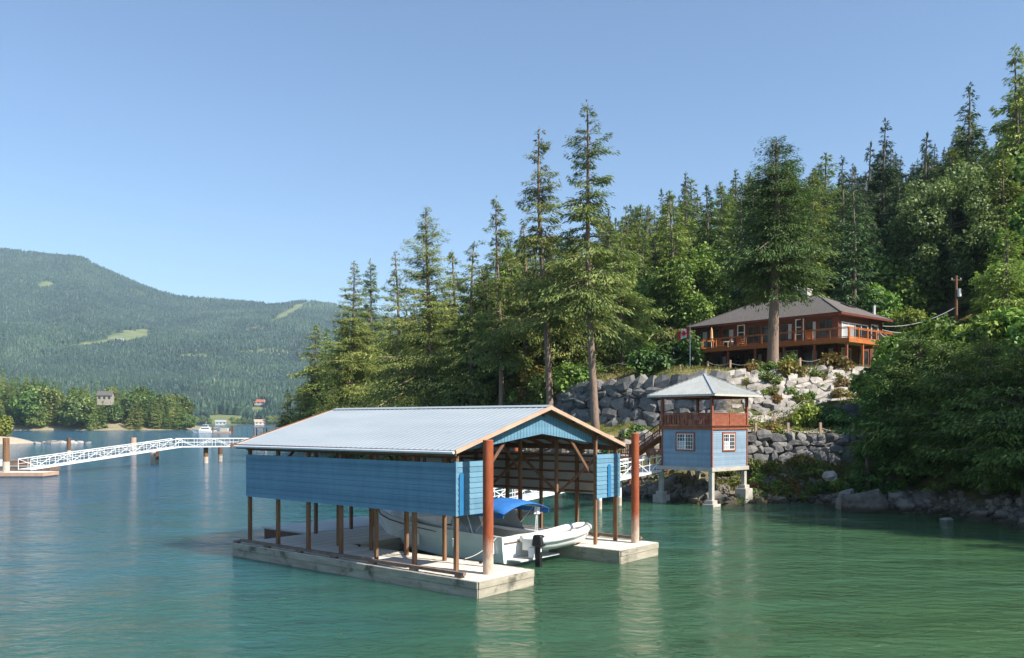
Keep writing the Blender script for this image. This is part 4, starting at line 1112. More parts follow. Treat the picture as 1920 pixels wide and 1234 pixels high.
# things on the deck
hw = lambda x, y, z: Vector((HP0.x, HP0.y, 0)) + Vector((HR.x, HR.y, 0)) * x + Vector((HL.x, HL.y, 0)) * y + Vector((0, 0, z))
for i, (x, y) in enumerate(((-2.6, 13.3), (-2.8, 10.4), (-2.6, 6.4), (-2.5, 2.2))):
    t = thing('deck_chair', ['orange wooden armchair on the house deck, at its shaded far end', 'orange wooden armchair on the house deck, left of the big trunk', 'orange wooden armchair on the house deck, just right of the big trunk', 'orange wooden armchair on the house deck, near the sunny corner'][i], 'chair', hw(x, y, 14.36), R(41 + 100))
    s = MB(); s.box(-.3, .3, -.3, .3, .34, .40); s.build('seat', M['cedar'], t)
    s = MB(); s.hexa([(-.3, .24, .4), (.3, .24, .4), (.3, .3, .4), (-.3, .3, .4), (-.3, .46, 1.1), (.3, .46, 1.1), (.3, .5, 1.1), (-.3, .5, 1.1)]); s.build('backrest', M['cedar'], t)
    for a in (-.33, .33):
        s = MB(); s.box(a - .04, a + .04, -.34, .34, .56, .60); s.build('armrest', M['cedar'], t)
    for a, b_ in ((-.3, -.28), (.3, -.28), (-.3, .26), (.3, .26)):
        s = MB(); s.box(a - .035, a + .035, b_ - .035, b_ + .035, 0, .56 if b_ < 0 else .34); s.build('leg', M['cedar'], t)
t = thing('patio_umbrella', 'closed pale yellow umbrella at the far end of the house deck', 'umbrella', hw(-2.4, 14.6, 14.36))
s = MB(); s.tube([(0, 0, 0), (0, 0, 2.5)], .03, 8); s.build('pole', M['white_paint'], t)
s = MB(); s.tube([(0, 0, 1.0), (0, 0, 1.4), (0, 0, 2.2), (0, 0, 2.55)], [.22, .17, .12, .03], 10); s.build('canopy', M['flower'], t)
s = MB(); s.tube([(0, 0, 0), (0, 0, .1)], .3, 12); s.build('base', M['concrete'], t)
t = thing('deck_table', 'white round table at the shaded end of the house deck', 'table', hw(-2.6, 12.2, 14.36))
s = MB(); s.tube([(0, 0, .70), (0, 0, .74)], .6, 18); s.build('tabletop', M['white_paint'], t)
s = MB(); s.tube([(0, 0, 0.02), (0, 0, .70)], .05, 8); s.build('stem', M['white_paint'], t)
s = MB(); s.tube([(0, 0, 0), (0, 0, .04)], .3, 14); s.build('base', M['white_paint'], t)
# flag
fp = at(1294, 700, 93.5); fz = gz(fp.x, 93.5)
t = thing('flagpole', 'thin white flagpole in front of the shaded end of the house', 'flagpole', (fp.x, 93.5, fz))
s = MB(); s.tube([(0, 0, 0), (0, 0, 16.6 - fz)], [.07, .05], 10); s.build('pole', M['white_paint'], t)
s = MB(); s.tube([(0, 0, 16.6 - fz), (0, 0, 16.72 - fz)], .09, 10); s.build('finial', M['chrome'], t)
fg = thing('flag', 'red and white maple leaf flag hanging from the thin flagpole', 'flag', (fp.x, 93.5, 16.4))
def fgrid(x0, x1, n):
    s = MB(); vs, fs_ = [], []
    for i in range(n + 1):
        x = x0 + (x1 - x0) * i / n
        for k in range(5): vs.append((-.08 - x, .10 * math.sin(x * 7 + k * .5), -.12 - .95 * k / 4 - .35 * x))
    for i in range(n):
        for k in range(4): fs_.append((i * 5 + k, i * 5 + k + 1, i * 5 + 6 + k, i * 5 + 5 + k))
    s.add(vs, fs_); return s
for x0, x1, mt, nm in ((0, .33, 'red', 'red_band'), (.33, .92, 'white_paint', 'white_field'), (.92, 1.25, 'red', 'red_band')):
    o = fgrid(x0, x1, 6).build(nm, M[mt], fg); o.modifiers.new('t', 'SOLIDIFY').thickness = .012
s = MB(); lf2 = [(0, -.36), (.03, -.16), (.2, -.2), (.15, -.1), (.3, .06), (.22, .08), (.25, .2), (.12, .14), (.12, .32), (.05, .26), (0, .4)]
poly = [(-.705 + x, -.81 + z) for x, z in lf2] + [(-.705 - x, -.81 + z) for x, z in reversed(lf2[1:-1])]
s.prism(poly, 'y', -.13, -.08); s.build('maple_leaf', M['red'], fg)
# power pole and cables
pp = at(1793, 600, 97); pz = gz(pp.x, 97)
t = thing('power_pole', 'wooden power pole with grey transformer above the bushes by the house', 'utility pole', (pp.x, 97, pz))
ztop = 6 + (HY - 517) / F * 97 - pz
s = MB(); s.tube([(0, 0, -.5), (0, 0, ztop)], [.19, .13], 12); s.build('pole', M['wood_post'], t)
s = MB(); s.tube([(.28, -.1, ztop - 2.4), (.28, -.1, ztop - 1.5)], .22, 14); s.build('transformer', M['alu'], t)
s = MB(); s.box(-.6, .6, -.06, .06, ztop - .55, ztop - .43); s.build('cross_arm', M['wood_dark'], t)
s = MB()
for x in (-.5, 0, .5): s.tube([(x, 0, ztop - .43), (x, 0, ztop - .25)], .05, 8)
s.build('insulators', M['white_paint'], t)
for i, (dz, ex) in enumerate(((3.6, (10.9, 3.0, 17.4)), (5.0, (10.9, 2.0, 16.9)))):
    a = Vector((pp.x - .1, 97, pz + ztop - dz)); b_ = hw(*ex)
    s = MB(); pts = [a.lerp(b_, k / 14) + Vector((0, 0, -1.1 * 4 * (k / 14) * (1 - k / 14))) for k in range(15)]
    s.tube(pts, .035, 6); tag(s.build('power_cable', M['white_paint']), ['upper sagging power cable from the pole to the house eave', 'lower sagging power cable from the pole to the house wall'][i], 'cable')
# ------------------------------------------------------------------ rocks and rockery walls
NPR = np.random.default_rng(11)


def stone_template():
    """subdivided cube on a unit superellipsoid: 26 verts, 24 quads"""
    idx, vs = {}, []
    def vid(p):
        k = tuple(p)
        if k not in idx: idx[k] = len(vs); vs.append(k)
        return idx[k]
    fs = []
    for ax in range(3):
        for s in (-1, 1):
            o = [i for i in range(3) if i != ax]
            for i in (-1, 0):
                for j in (-1, 0):
                    q = []
                    for di, dj in ((0, 0), (1, 0), (1, 1), (0, 1)):
                        p = [0, 0, 0]; p[ax] = s; p[o[0]] = i + di; p[o[1]] = j + dj; q.append(vid(p))
                    if (s > 0) != (ax == 1): fs.append(q)
                    else: fs.append(q[::-1])
    return np.array(vs, float), np.array(fs)


ST_V, ST_F = stone_template()


def stone(c, ax, rng, rough=.16, rnd=.35):
    """c centre, ax 3x3 rows = half axes"""
    v = ST_V.copy()
    n = np.linalg.norm(v, axis=1, keepdims=True)
    v = v / n * (1 - rnd) * 1.25 + v * rnd
    v *= rng.uniform(1 - rough, 1 + rough, v.shape)
    # chop a couple of facets
    for _ in range(3):
        d = rng.normal(size=3); d /= np.linalg.norm(d); lim = rng.uniform(.7, .95)
        s = v @ d; over = np.clip(s - lim, 0, None); v -= over[:, None] * d
    return c + v @ ax


def stones_mesh(name, stones, mat, parent=None, smooth=False):
    V = np.concatenate(stones); nv = len(ST_V)
    Fc = np.concatenate([ST_F + i * nv for i in range(len(stones))])
    return np_mesh(name, V, Fc, mat, parent, tone=np.repeat(NPR.random(len(stones)), len(ST_F)), smooth=smooth)


def rock_wall(name, label, foot, top, size, mat, rng, irr=.25, skip=0.0):
    """batter of boulders between two polylines (same number of points)"""
    foot = [Vector(p) for p in foot]; top = [Vector(p) for p in top]
    seg = [(foot[i + 1] - foot[i]).length for i in range(len(foot) - 1)]; tot = sum(seg)

    def P(s, t):
        d = s * tot
        for i, L in enumerate(seg):
            if d <= L or i == len(seg) - 1:
                k = d / L; a = foot[i].lerp(foot[i + 1], k); b_ = top[i].lerp(top[i + 1], k); break
            d -= L
        return a.lerp(b_, t)
    H = max((b_ - a).length for a, b_ in zip(foot, top))
    rows = max(2, int(round(H / (size * .82)))); out = []
    edges = np.sort(np.clip(np.linspace(0, 1, rows + 1) + rng.normal(0, .22 / rows, rows + 1), 0, 1)); edges[0] = -.06; edges[-1] = 1.02
    for r_ in range(rows):
        t0, t1 = edges[r_], edges[r_ + 1]
        s = -.01 + rng.uniform(-.02, 0)
        while s < 1:
            w = size * rng.uniform(.7, 2.0) / tot
            tt = rng.normal(0, .12 / rows); sc = s + w / 2
            if rng.random() > skip:
                c = P(min(1, max(0, sc)), (t0 + t1) / 2 + tt)
                dx = (P(min(1, sc + .01), .5) - P(max(0, sc - .01), .5)).normalized()
                up = (P(min(1, max(0, sc)), 1) - P(min(1, max(0, sc)), 0)).normalized()
                nn = dx.cross(up).normalized()
                if nn.y > 0: nn = -nn
                hw_, hh = w * tot * .53, (t1 - t0) * H * .56
                dep = size * .5 * rng.uniform(.8, 1.2)
                a = rng.normal(0, irr * .6); dx2 = dx * math.cos(a) + up * math.sin(a); up2 = up * math.cos(a) - dx * math.sin(a)
                out.append(stone(np.array(c) + np.array(nn) * (rng.uniform(-.12, .22) * size - .1), np.array([dx2 * hw_, nn * dep, up2 * hh]), rng))
            s += w * .98
    o = stones_mesh(name, out, mat)
    tag(o, label, 'stone wall')
    return o


rock_wall('rock_wall', 'lower dry stone wall of grey boulders beside the gazebo cabin', [(16.8, 67.3, 2.7), (22, 67.0, 2.8), (27.5, 66.5, 2.8), (32, 64.5, 2.6)],
          [(16.6, 68.1, 5.0), (22, 67.9, 5.0), (27.7, 67.4, 5.0), (32.4, 65.4, 4.9)], .72, M['rock'], NPR)
rock_wall('rock_wall', 'pale sunlit boulder wall below the house terrace, above the ramp', [(18.2, 76.2, 5.5), (23, 76.4, 6.7), (27, 77.0, 7.4), (31, 77.8, 8.0), (36.5, 79.6, 8.5)],
          [(19.4, 80.0, 10.4), (24, 80.3, 10.5), (28, 81.0, 10.7), (32, 82, 10.9), (37, 83.6, 11.0)], .92, M['rock_pale'], NPR, .5)
rock_wall('rock_wall', 'large shaded boulder wall behind the gazebo and the leaning tall fir', [(18.4, 75.6, 5.2), (13.2, 78.9, 5.2), (9.8, 81.8, 5.5), (6.6, 85.2, 5.9), (3.4, 88.8, 6.6)],
          [(19.0, 77.2, 10.2), (14.2, 80.0, 10.2), (10.8, 83.0, 10.0), (7.6, 86.3, 9.7), (4.4, 90, 9.1)], 1.05, M['rock'], NPR, .3)
rock_wall('rock_wall', 'short dark stone wall under the sloping path, half behind the bush', [(26.6, 73.0, 5.0), (30.5, 73.3, 5.1), (35, 73.4, 5.2)],
          [(26.9, 73.8, 7.0), (30.6, 74.1, 7.6), (35, 74.2, 8.0)], .7, M['rock'], NPR)
rock_wall('rock_wall', 'loose rocky slope with dry scrub at the foot of the tall firs', [(3.2, 88.0, 6.3), (0, 92, 5.2), (-3.5, 98, 5.0)],
          [(5.0, 92.2, 9.0), (1.4, 96.5, 8.6), (-2, 104, 8.4)], .8, M['rock_pale'], NPR, .6, .35)

# boulders that stand alone: five shapes, copied
protos = []
for i in range(6):
    o = stones_mesh('boulder', [stone(np.zeros(3), np.diag([1.0, NPR.uniform(.6, .9), NPR.uniform(.55, .8)]), NPR, .2, .4)], M['shore_rock'])
    o.location = (0, 0, -50); protos.append(o)
pale = []
for i in range(3):
    c = protos[i].copy(); c.data = protos[i].data.copy(); c.data.materials[0] = M['rock_pale']; COL.objects.link(c); pale.append(c)


def boulder(x, y, r, label=None, group=None, z=None, kinds=protos, sz=1.0, sink=.3):
    o = random.choice(kinds).copy(); COL.objects.link(o)
    z = gz(x, y) if z is None else z
    o.location = (x, y, z + r * .65 * sz * (1 - sink * 2) * .9)
    o.scale = (r * random.uniform(.85, 1.2), r * random.uniform(.8, 1.15), r * sz * random.uniform(.85, 1.2))
    o.rotation_euler = (random.uniform(-.25, .25), random.uniform(-.25, .25), random.uniform(0, 6.3))
    tag(o, label or 'brown weathered boulder on the waterline below the bushes', 'boulder', group or ('boulders along the shoreline' if not label else None))
    return o


p = at(1556, 885, 60); boulder(p.x, p.y, .55, 'pale upright boulder half hidden at the left edge of the dark bush', z=p.z - .4, kinds=pale)
p = at(1585, 930, 58.5); boulder(p.x, p.y, .62, 'tall pale boulder standing by the water under the dark bush', z=p.z - .5, kinds=pale, sz=1.7)
p = at(1622, 940, 56.5); boulder(p.x, p.y, 1.15, 'broad rounded boulder by the water, right of the tall pale one', z=p.z - .6, kinds=protos)
p = at(1770, 973, 52.5); boulder(p.x, p.y, .5, 'flat pale stone lying in the dark water below the bush', z=-.16, kinds=pale, sz=.35)
nb = 0
for i in range(4, len(SH) - 6):
    a, b_ = SH[i], SH[i + 1]; d = b_ - a; L = d.length; nrm = Vector((d.y, -d.x)).normalized()
    n = int(L * (2.0 if a.y < 75 else .5))
    for k in range(n):
        t = random.random(); p = a + d * t + nrm * random.uniform(-.7, 2.2)
        if abs(p.x - 14.2) < 1.0 and p.y < 61.5: continue
        boulder(p.x, p.y, random.choice((.25, .3, .4, .5, .7)) * random.uniform(.8, 1.2)); nb += 1
for k in range(34):
    x, y = random.uniform(6.5, 14.0), random.uniform(72.5, 79.0)
    if y > 84 - x * .62: continue
    boulder(x, y, random.uniform(.35, .95), 'grey boulder tumbled on the bank below the shaded boulder wall', 'boulders tumbled on the bank left of the gazebo', kinds=pale, sink=.25)
# small rubble between them: uncountable
sv = []
for i in range(3, len(SH) - 5):
    a, b_ = SH[i], SH[i + 1]; d = b_ - a; L = d.length; nrm = Vector((d.y, -d.x)).normalized()
    for k in range(int(L * (26 if a.y < 78 else 6))):
        t = random.random(); p = a + d * t + nrm * (random.uniform(-1.0, 3.2))
        r_ = random.uniform(.07, .24)
        sv.append((p.x, p.y, r_))
for k in range(500):     # scree among the grass under the gazebo
    sv.append((random.uniform(8, 24), random.uniform(61, 66.5), random.uniform(.07, .25)))
zz = ground_z([s_[0] for s_ in sv], [s_[1] for s_ in sv])
keep = [(s_, z) for s_, z in zip(sv, zz) if z > -.5]
out = []
for (x, y, r_), z in keep:
    A = np.linalg.qr(NPR.normal(size=(3, 3)))[0] * r_ * NPR.uniform(.6, 1.3, (3, 1)); out.append(stone(np.array([x, y, z + r_ * .25]), A, NPR, .2, .4))
tag(stones_mesh('rubble', out, M['shore_rock']), kind='stuff')
for o in protos + pale: bpy.data.objects.remove(o)

# ------------------------------------------------------------------ paths, fences
def strip(name, pts, w, mat, kind='structure', lift=.1):
    pts = [Vector(p) for p in pts]; fine = []
    for a, b_ in zip(pts[:-1], pts[1:]):
        n = max(2, int((b_ - a).length / .5)); fine += [a.lerp(b_, k / n) for k in range(n)]
    fine.append(pts[-1]); vs, fs_ = [], []
    for i, p in enumerate(fine):
        d = (fine[min(i + 1, len(fine) - 1)] - fine[max(0, i - 1)]).normalized(); nn = Vector((-d.y, d.x, 0))
        for q in (-1, -.33, .33, 1):
            e = p + nn * (w / 2 * q * random.uniform(.92, 1.08)); vs.append((e.x, e.y, e.z if len(e) > 2 else 0))
    z = land_z(np.array([v[0] for v in vs]), np.array([v[1] for v in vs])) + lift
    vs = [(v[0], v[1], zz_) for v, zz_ in zip(vs, z)]
    for i in range(len(fine) - 1):
        for k in range(3): fs_.append((i * 4 + k, i * 4 + k + 1, i * 4 + 5 + k, i * 4 + 4 + k))
    o = np_mesh(name, np.array(vs), np.array(fs_), mat, smooth=True)
    return tag(o, kind=kind)


strip('path', [(16.8, 70.2, 0), (18.4, 73.0, 0), (20.2, 75.0, 0), (23.5, 75.4, 0), (27, 76.0, 0), (31, 76.7, 0), (37, 78.4, 0)], 1.1, M['gravel'])
strip('path', [(17, 69.9, 0), (23, 69.6, 0), (30, 68.9, 0)], .9, M['gravel'])
strip('path', [(14, 90, 0), (20, 84.6, 0), (28, 83.6, 0), (33, 84.4, 0)], 1.3, M['gravel'])


def rope_fence(label, pts, n, h=1.15, rope=True, rail=False):
    pts = [Vector((x, y, 0)) for x, y in pts]
    seg = [(b_ - a).length for a, b_ in zip(pts[:-1], pts[1:])]; tot = sum(seg); ps = []
    for k in range(n):
        d = tot * k / (n - 1)
        for i, L in enumerate(seg):
            if d <= L + 1e-6: ps.append(pts[i].lerp(pts[i + 1], d / L)); break
            d -= L
    for p in ps: p.z = float(land_z(np.array([p.x]), np.array([p.y]))[0])
    t = thing('rope_fence', label, 'fence', ps[0]); o = ps[0]
    for p in ps:
        s = MB(); q = p - o; s.box(q.x - .09, q.x + .09, q.y - .09, q.y + .09, -.3, h + random.uniform(-.05, .05)); s.build('fence_post', M['rake_board'], t, bevel=.012)
    s = MB()
    for a, b_ in zip(ps[:-1], ps[1:]):
        if rail:
            s.beam(a - o + Vector((0, 0, h * .8)), b_ - o + Vector((0, 0, h * .8)), .05, .12); s.beam(a - o + Vector((0, 0, h * .4)), b_ - o + Vector((0, 0, h * .4)), .05, .12)
        else:
            s.tube([a.lerp(b_, k / 6) - o + Vector((0, 0, h * .88 - .28 * 4 * (k / 6) * (1 - k / 6))) for k in range(7)], .022, 6)
    s.build('rail' if rail else 'rope', M['rake_board'] if rail else M['rope'], t)


rope_fence('post and rope fence along the top of the lower stone wall', [(17.0, 68.6), (20, 68.4), (23, 68.2), (26.4, 68.1), (29.6, 67.2)], 6, 1.3)
rope_fence('post and rope fence climbing beside the sloping path', [(20.4, 74.3), (23.4, 74.6), (27, 75.0), (31, 75.9), (35.5, 77.0)], 7, 1.2)
rope_fence('low post fence on the terrace edge in front of the house', [(20.2, 88.0), (23.5, 86.4), (26, 84.8), (30.4, 83.9), (33, 84.0)], 7, 1.15)
rope_fence('thin post fence above the shaded boulder wall', [(5.8, 95.5), (9.8, 91.5), (13.0, 88.4), (16.8, 85.2)], 5, 1.2)
# ------------------------------------------------------------------ trees
def unit(a): return a / np.maximum(np.linalg.norm(a, axis=-1, keepdims=True), 1e-6)


def leaves(P, D, U, L, Wd, bend=.15):
    """diamond leaf sprays: base P, direction D, flat normal U"""
    S = unit(np.cross(D, U)); L = L[:, None]; Wd = Wd[:, None]
    v = np.stack([P, P + D * L * .45 + S * Wd, P + D * L - U * L * bend, P + D * L * .45 - S * Wd], 1)
    return v.reshape(-1, 3), np.arange(len(P) * 4).reshape(-1, 4)


def trunk_curve(rng, H, lean=(0, 0), wob=.012):
    ph = rng.uniform(0, 6.28, 2)
    def f(z):
        t = np.asarray(z) / H
        return np.stack([lean[0] * t * H + H * wob * np.sin(t * 5 + ph[0]) * t, lean[1] * t * H + H * wob * np.sin(t * 4.2 + ph[1]) * t, np.asarray(z, float)], -1)
    return f


def conifer(rng, H, R_, z0, rad, profile, step=.5, per=5, fill=9, size=.5, droop=.25, pitch=(-8, 40), gap=.08, lean=(0, 0), clump=.0, fan=.30, stubs=0, asym=0.0, fork=0, skew=None):
    f = trunk_curve(rng, H, lean)
    mb = MB(); zs = np.linspace(-.6, H * .985, 14)
    rr = [rad * (1 - .93 * max(0, z) / H) ** .85 * (1.35 if z < .3 else 1) + .02 for z in zs]
    mb.tube([f(z) for z in zs], rr, 9)
    LP, LD, LU, LL, LW, LT = [], [], [], [], [], []
    z = z0; br = []
    while z < H * .99:
        t = (z - z0) / (H - z0)
        n = per if t < .8 else max(3, per - 1)
        n = rng.poisson(n)
        for _ in range(n):
            if rng.random() < gap: continue
            az = rng.uniform(0, 6.283)
            k = 1 + asym * math.cos(az - 1.0)
            L = R_ * profile(t) * rng.uniform(.55, 1.12) * k * (rng.choice([.4, .85, 1.25], p=[.28, .5, .22]) if clump else 1)
            if L > .12: br.append((z + rng.uniform(-.5, .5) * step, t, az, L))
        z += step * rng.uniform(.7, 1.3)
    for _ in range(stubs):
        br.append((rng.uniform(.15, 1) * z0, -1, rng.uniform(0, 6.28), rng.uniform(.3, 1.4)))
    for z, t, az, L in br:
        o = f(z); pit = R(pitch[0] + (pitch[1] - pitch[0]) * max(0, t) ** 1.3 + rng.normal(0, 7))
        h = np.array([math.cos(az), math.sin(az), 0]); side = np.array([-h[1], h[0], 0])
        dr = droop * L * rng.uniform(.6, 1.4)
        cur = lambda s: o + h * (L * s * math.cos(pit))[:, None] + np.array([0, 0, 1.0]) * (L * s * math.sin(pit) - dr * s ** 2 + .35 * dr * s ** 5)[:, None]
        q = cur(np.array([0, .4, .8]))
        mb.tube(q, [max(.012, .018 * L + .012), max(.01, .012 * L), .006], 3, cap=False)
        if t < 0: continue
        n = max(6, int(1.3 * fill * L * (.55 + .45 * min(1, L / R_ * 1.6)))) + (2 if t > .85 else 0)
        s = .10 + .92 * np.sqrt(rng.random(n)); s = np.minimum(s, 1.04)
        if clump:
            c = rng.uniform(.25, 1, 3 + int(L)); s = np.clip(c[rng.integers(0, len(c), n)] + rng.normal(0, .085, n), .08, 1.05)
        w = fan * L * np.sqrt(np.clip(s * (1.25 - s), 0, 1)) * 1.6
        lat = rng.uniform(-1, 1, n) * w
        P = cur(s) + side * lat[:, None]
        P[:, 2] += rng.normal(0, .07 + .02 * L, n) - .10 * np.abs(lat)
        a = rng.uniform(.1, 1.0, n) * np.sign(lat)
        D = h * np.cos(a)[:, None] + side * np.sin(a)[:, None]
        D[:, 2] += math.tan(pit) * .5 + rng.uniform(-.75, .15, n) - dr / max(L, .3) * s
        U = np.stack([rng.normal(0, .45, n), rng.normal(0, .45, n), np.ones(n)], 1)
        LP.append(P); LD.append(unit(D)); LU.append(unit(U))
        l = size * rng.uniform(.55, 1.25, n) * (1 - .35 * max(0, t)); LL.append(l); LW.append(l * rng.uniform(.11, .19, n))
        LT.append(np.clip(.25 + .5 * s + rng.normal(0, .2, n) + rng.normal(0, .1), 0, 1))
    # leader tuft
    n = 16; zt = H * rng.uniform(.95, 1.0, n); P = f(zt); D = unit(np.stack([rng.normal(0, .5, n), rng.normal(0, .5, n), np.ones(n)], 1))
    LP.append(P); LD.append(D); LU.append(unit(rng.normal(size=(n, 3)))); LL.append(np.full(n, size * .8)); LW.append(np.full(n, size * .12)); LT.append(rng.uniform(.4, .9, n))
    V, Fc = leaves(np.concatenate(LP), np.concatenate(LD), np.concatenate(LU), np.concatenate(LL), np.concatenate(LW))
    return mb, V, Fc, np.concatenate(LT)


def broad(rng, H, Rx, zc, Rz, lobes, per, size, rad=.3, hang=.0, inner=.35, lr=(.22, .36), limbs=9, flat=1.0):
    mb = MB(); f = trunk_curve(rng, H, (0, 0), .02)
    top = zc + Rz * .3
    zs = np.linspace(-.5, top, 8); mb.tube([f(z) for z in zs], [rad * (1 - .8 * max(0, z) / top) + .02 for z in zs], 9)
    P_, D_, U_, L_, W_2, T_ = [], [], [], [], [], []
    cs = []
    for i in range(lobes):
        u = unit(rng.normal(size=3)); r_ = (inner + (1 - inner) * rng.random() ** .5) * .86
        c = np.array([u[0] * Rx * r_, u[1] * Rx * r_, zc + u[2] * Rz * r_]); lrad = Rx * rng.uniform(*lr)
        cs.append((c, lrad))
    for c, lrad in cs[:limbs * 2]:
        z = max(zc - Rz * .8, min(top, c[2] - rng.uniform(.3, .8) * Rz * .6)); z = max(.3, z); a = f(z); m_ = (a + c) / 2 + np.array([0, 0, -.1 * Rx])
        mb.tube([a, m_, c], [rad * .35, rad * .22, .02], 5, cap=False)
    for c, lrad in cs:
        n = int(per * rng.uniform(.7, 1.3)); u = unit(rng.normal(size=(n, 3))); r_ = lrad * rng.uniform(.55, 1.08, n) ** .8
        P = c + u * r_[:, None] * np.array([1, 1, .8 * flat])
        D = unit(u * .6 + rng.normal(0, .7, (n, 3)) + np.array([0, 0, -.35 - hang])); U = unit(u + rng.normal(0, .45, (n, 3)) + np.array([0, 0, .35]))
        l = size * rng.uniform(.6, 1.3, n); P_.append(P); D_.append(D); U_.append(U); L_.append(l); W_2.append(l * (rng.uniform(.28, .42, n) if hang < .5 else rng.uniform(.13, .22, n)))
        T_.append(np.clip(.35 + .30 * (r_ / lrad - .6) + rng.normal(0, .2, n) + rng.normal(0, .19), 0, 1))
    V, Fc = leaves(np.concatenate(P_), np.concatenate(D_), np.concatenate(U_), np.concatenate(L_), np.concatenate(W_2))
    return mb, V, Fc, np.concatenate(T_)


def make_tree(name, data, leafmat, barkmat, label, cat, loc, group=None, rz=0.0):
    mb, V, Fc, T = data
    t = thing(name, label, cat, loc, rz, group)
    mb.build('trunk', barkmat, t, smooth=True)
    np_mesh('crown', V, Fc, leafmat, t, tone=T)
    return t


fir_prof = lambda t: (min(1, .55 + t * 2.2) if t < .2 else 1.0) * (1 - t) ** .72 + .05
open_prof = lambda t: (.85 + .15 * math.sin(t * 9)) * (1 - t ** 1.6) ** .9 * (1 - .25 * t) + .06
narrow_prof = lambda t: (1 - t) ** .9 + .03
spruce_prof = lambda t: (min(1.0, .74 + t * 1.0)) * (1 - t ** 2.6) ** .7 * (1 - .14 * math.sin(t * 17)) + .05


def rg(s): return np.random.default_rng(s)


def base(px, py, Y):
    p = at(px, py, Y); return (p.x, Y, gz(p.x, Y))


def htop(px, py, Y, b_):
    return CAMZ + (HY - py) / F * Y - b_[2]


# --- the tall firs left of the house (each one its own mesh)
def lead_fir(px, py_top, Y, R_, bare, seed, label, lean_px=0, rad=.42, **kw):
    b_ = base(px, 760, Y); H = htop(px, py_top, Y, b_)
    lean = (lean_px / F * Y / H, 0)
    a = dict(step=.5, per=5, fill=38, size=.46, droop=.28, pitch=(-14, 34), gap=.16, clump=1, stubs=16, lean=lean, fan=.34)
    a.update(kw)
    d = conifer(rg(seed), H, R_, H * bare, rad, kw.pop('profile', open_prof), **{k: v for k, v in a.items() if k != 'profile'})
    return make_tree('fir_tree', d, M['fir_near'], M['bark'], label, 'tree', b_)


lead_fir(1117, 192, 79.5, 6.0, .38, 1, 'tallest fir, with a thin open crown and a long bare leaning trunk', -24, .38, per=5, gap=.1)
lead_fir(1032, 242, 88, 6.2, .36, 2, 'second tallest fir, its long pale bare trunk just left of the tallest', -24, .38, per=5.5)
lead_fir(940, 370, 96, 5.4, .30, 3, 'slender fir with a thin pale trunk, left of the two tallest firs', -6, .30, per=5.5)
lead_fir(800, 392, 112, 10.0, .14, 4, 'broad fir with ragged branches reaching far out to the left', 4, .5, per=7, asym=-.25, fill=38, gap=.08)
lead_fir(850, 470, 120, 7.0, .15, 5, 'dark fir filling the gap right of the ragged broad fir', 0, .45, per=7, gap=.05)
lead_fir(660, 490, 140, 6.6, .18, 6, 'left one of a pair of pointed firs on the headland', 0, .36, per=7, gap=.08, profile=fir_prof)
lead_fir(692, 487, 148, 6.0, .2, 7, 'right one of a pair of pointed firs on the headland', 0, .34, per=7, gap=.08, profile=fir_prof)
lead_fir(885, 455, 104, 6.6, .22, 8, 'mid height fir with drooping boughs left of the slender fir', 0, .38, per=5)
lead_fir(985, 420, 100, 5.6, .36, 9, 'shorter fir whose crown shows between the slender and second tallest firs', 0, .38, per=5)
lead_fir(1072, 430, 97, 6.0, .2, 10, 'bushy fir standing between the two tallest firs', 0, .36, per=6, gap=.06)
lead_fir(745, 470, 128, 6.6, .15, 13, 'dark fir partly hidden behind the ragged broad fir, on its left', 0, .42, per=6, gap=.05)
lead_fir(905, 500, 118, 6.0, .15, 14, 'low full fir between the dark gap filling fir and the slender fir', 0, .4, per=6, gap=.05)
lead_fir(1165, 440, 98, 6.2, .30, 12, 'grey green fir just right of the tallest fir', 0, .4, per=6, gap=.06)
# --- the big spruce in front of the house
b_ = base(1449, 700, 86.5); H = htop(1462, 258, 86.5, b_)
d = conifer(rg(21), H, 5.0, H * .36, .60, spruce_prof, step=.34, per=8, fill=38, size=.40, droop=.34, pitch=(-16, 42), gap=.08, clump=1, lean=(.02, 0), fan=.42, stubs=6)
make_tree('spruce_tree', d, M['spruce'], M['bark'], 'big dense dark tree with thick bare trunk in front of the house', 'tree', b_)
# --- broadleaf trees and bushy conifers right of the house
b_ = base(1782, 600, 112); H = htop(1782, 305, 112, b_)
d = broad(rg(31), H, 7.6, H * .55, H * .47, 110, 330, .44, .5, lr=(.16, .28), inner=.6)
M['maple_light'] = foliage('maple_light', (.06, .10, .024), (.21, .29, .085), .01, .05, .42, tip=(.33, .40, .15))
make_tree('maple_tree', d, M['maple_light'], M['bark_far'], 'large round leafy green tree on the slope right of the house', 'tree', b_)
b_ = base(1655, 620, 104); H = htop(1655, 528, 104, b_)
d = broad(rg(32), max(6, H), 3.6, max(6, H) * .55, max(6, H) * .45, 30, 240, .40, .2)
make_tree('leafy_tree', d, M['maple'], M['bark_far'], 'small leafy tree beside the right end of the house roof', 'tree', b_)
b_ = base(1888, 600, 84); H = htop(1880, 430, 84, b_)
d = conifer(rg(33), H, 3.6, H * .05, .3, lambda t: (1 - t) ** .6 + .1, step=.4, per=8, fill=13, size=.5, droop=.3, pitch=(-5, 45), gap=.0, fan=.45)
make_tree('cypress_tree', d, M['olive'], M['bark_far'], 'bright yellow green bushy conifer at the right picture edge', 'tree', b_)
b_ = base(1300, 620, 118); H = htop(1300, 440, 118, b_)
d = broad(rg(34), H, 5.2, H * .56, H * .46, 60, 280, .45, .35)
make_tree('alder_tree', d, M['olive'], M['bark_far'], 'olive coloured leafy tree behind the left end of the house', 'tree', b_)
b_ = base(1262, 690, 106); H = htop(1262, 596, 106, b_)
d = broad(rg(35), H, 3.2, H * .5, H * .5, 34, 300, .5, .2, hang=1.0)
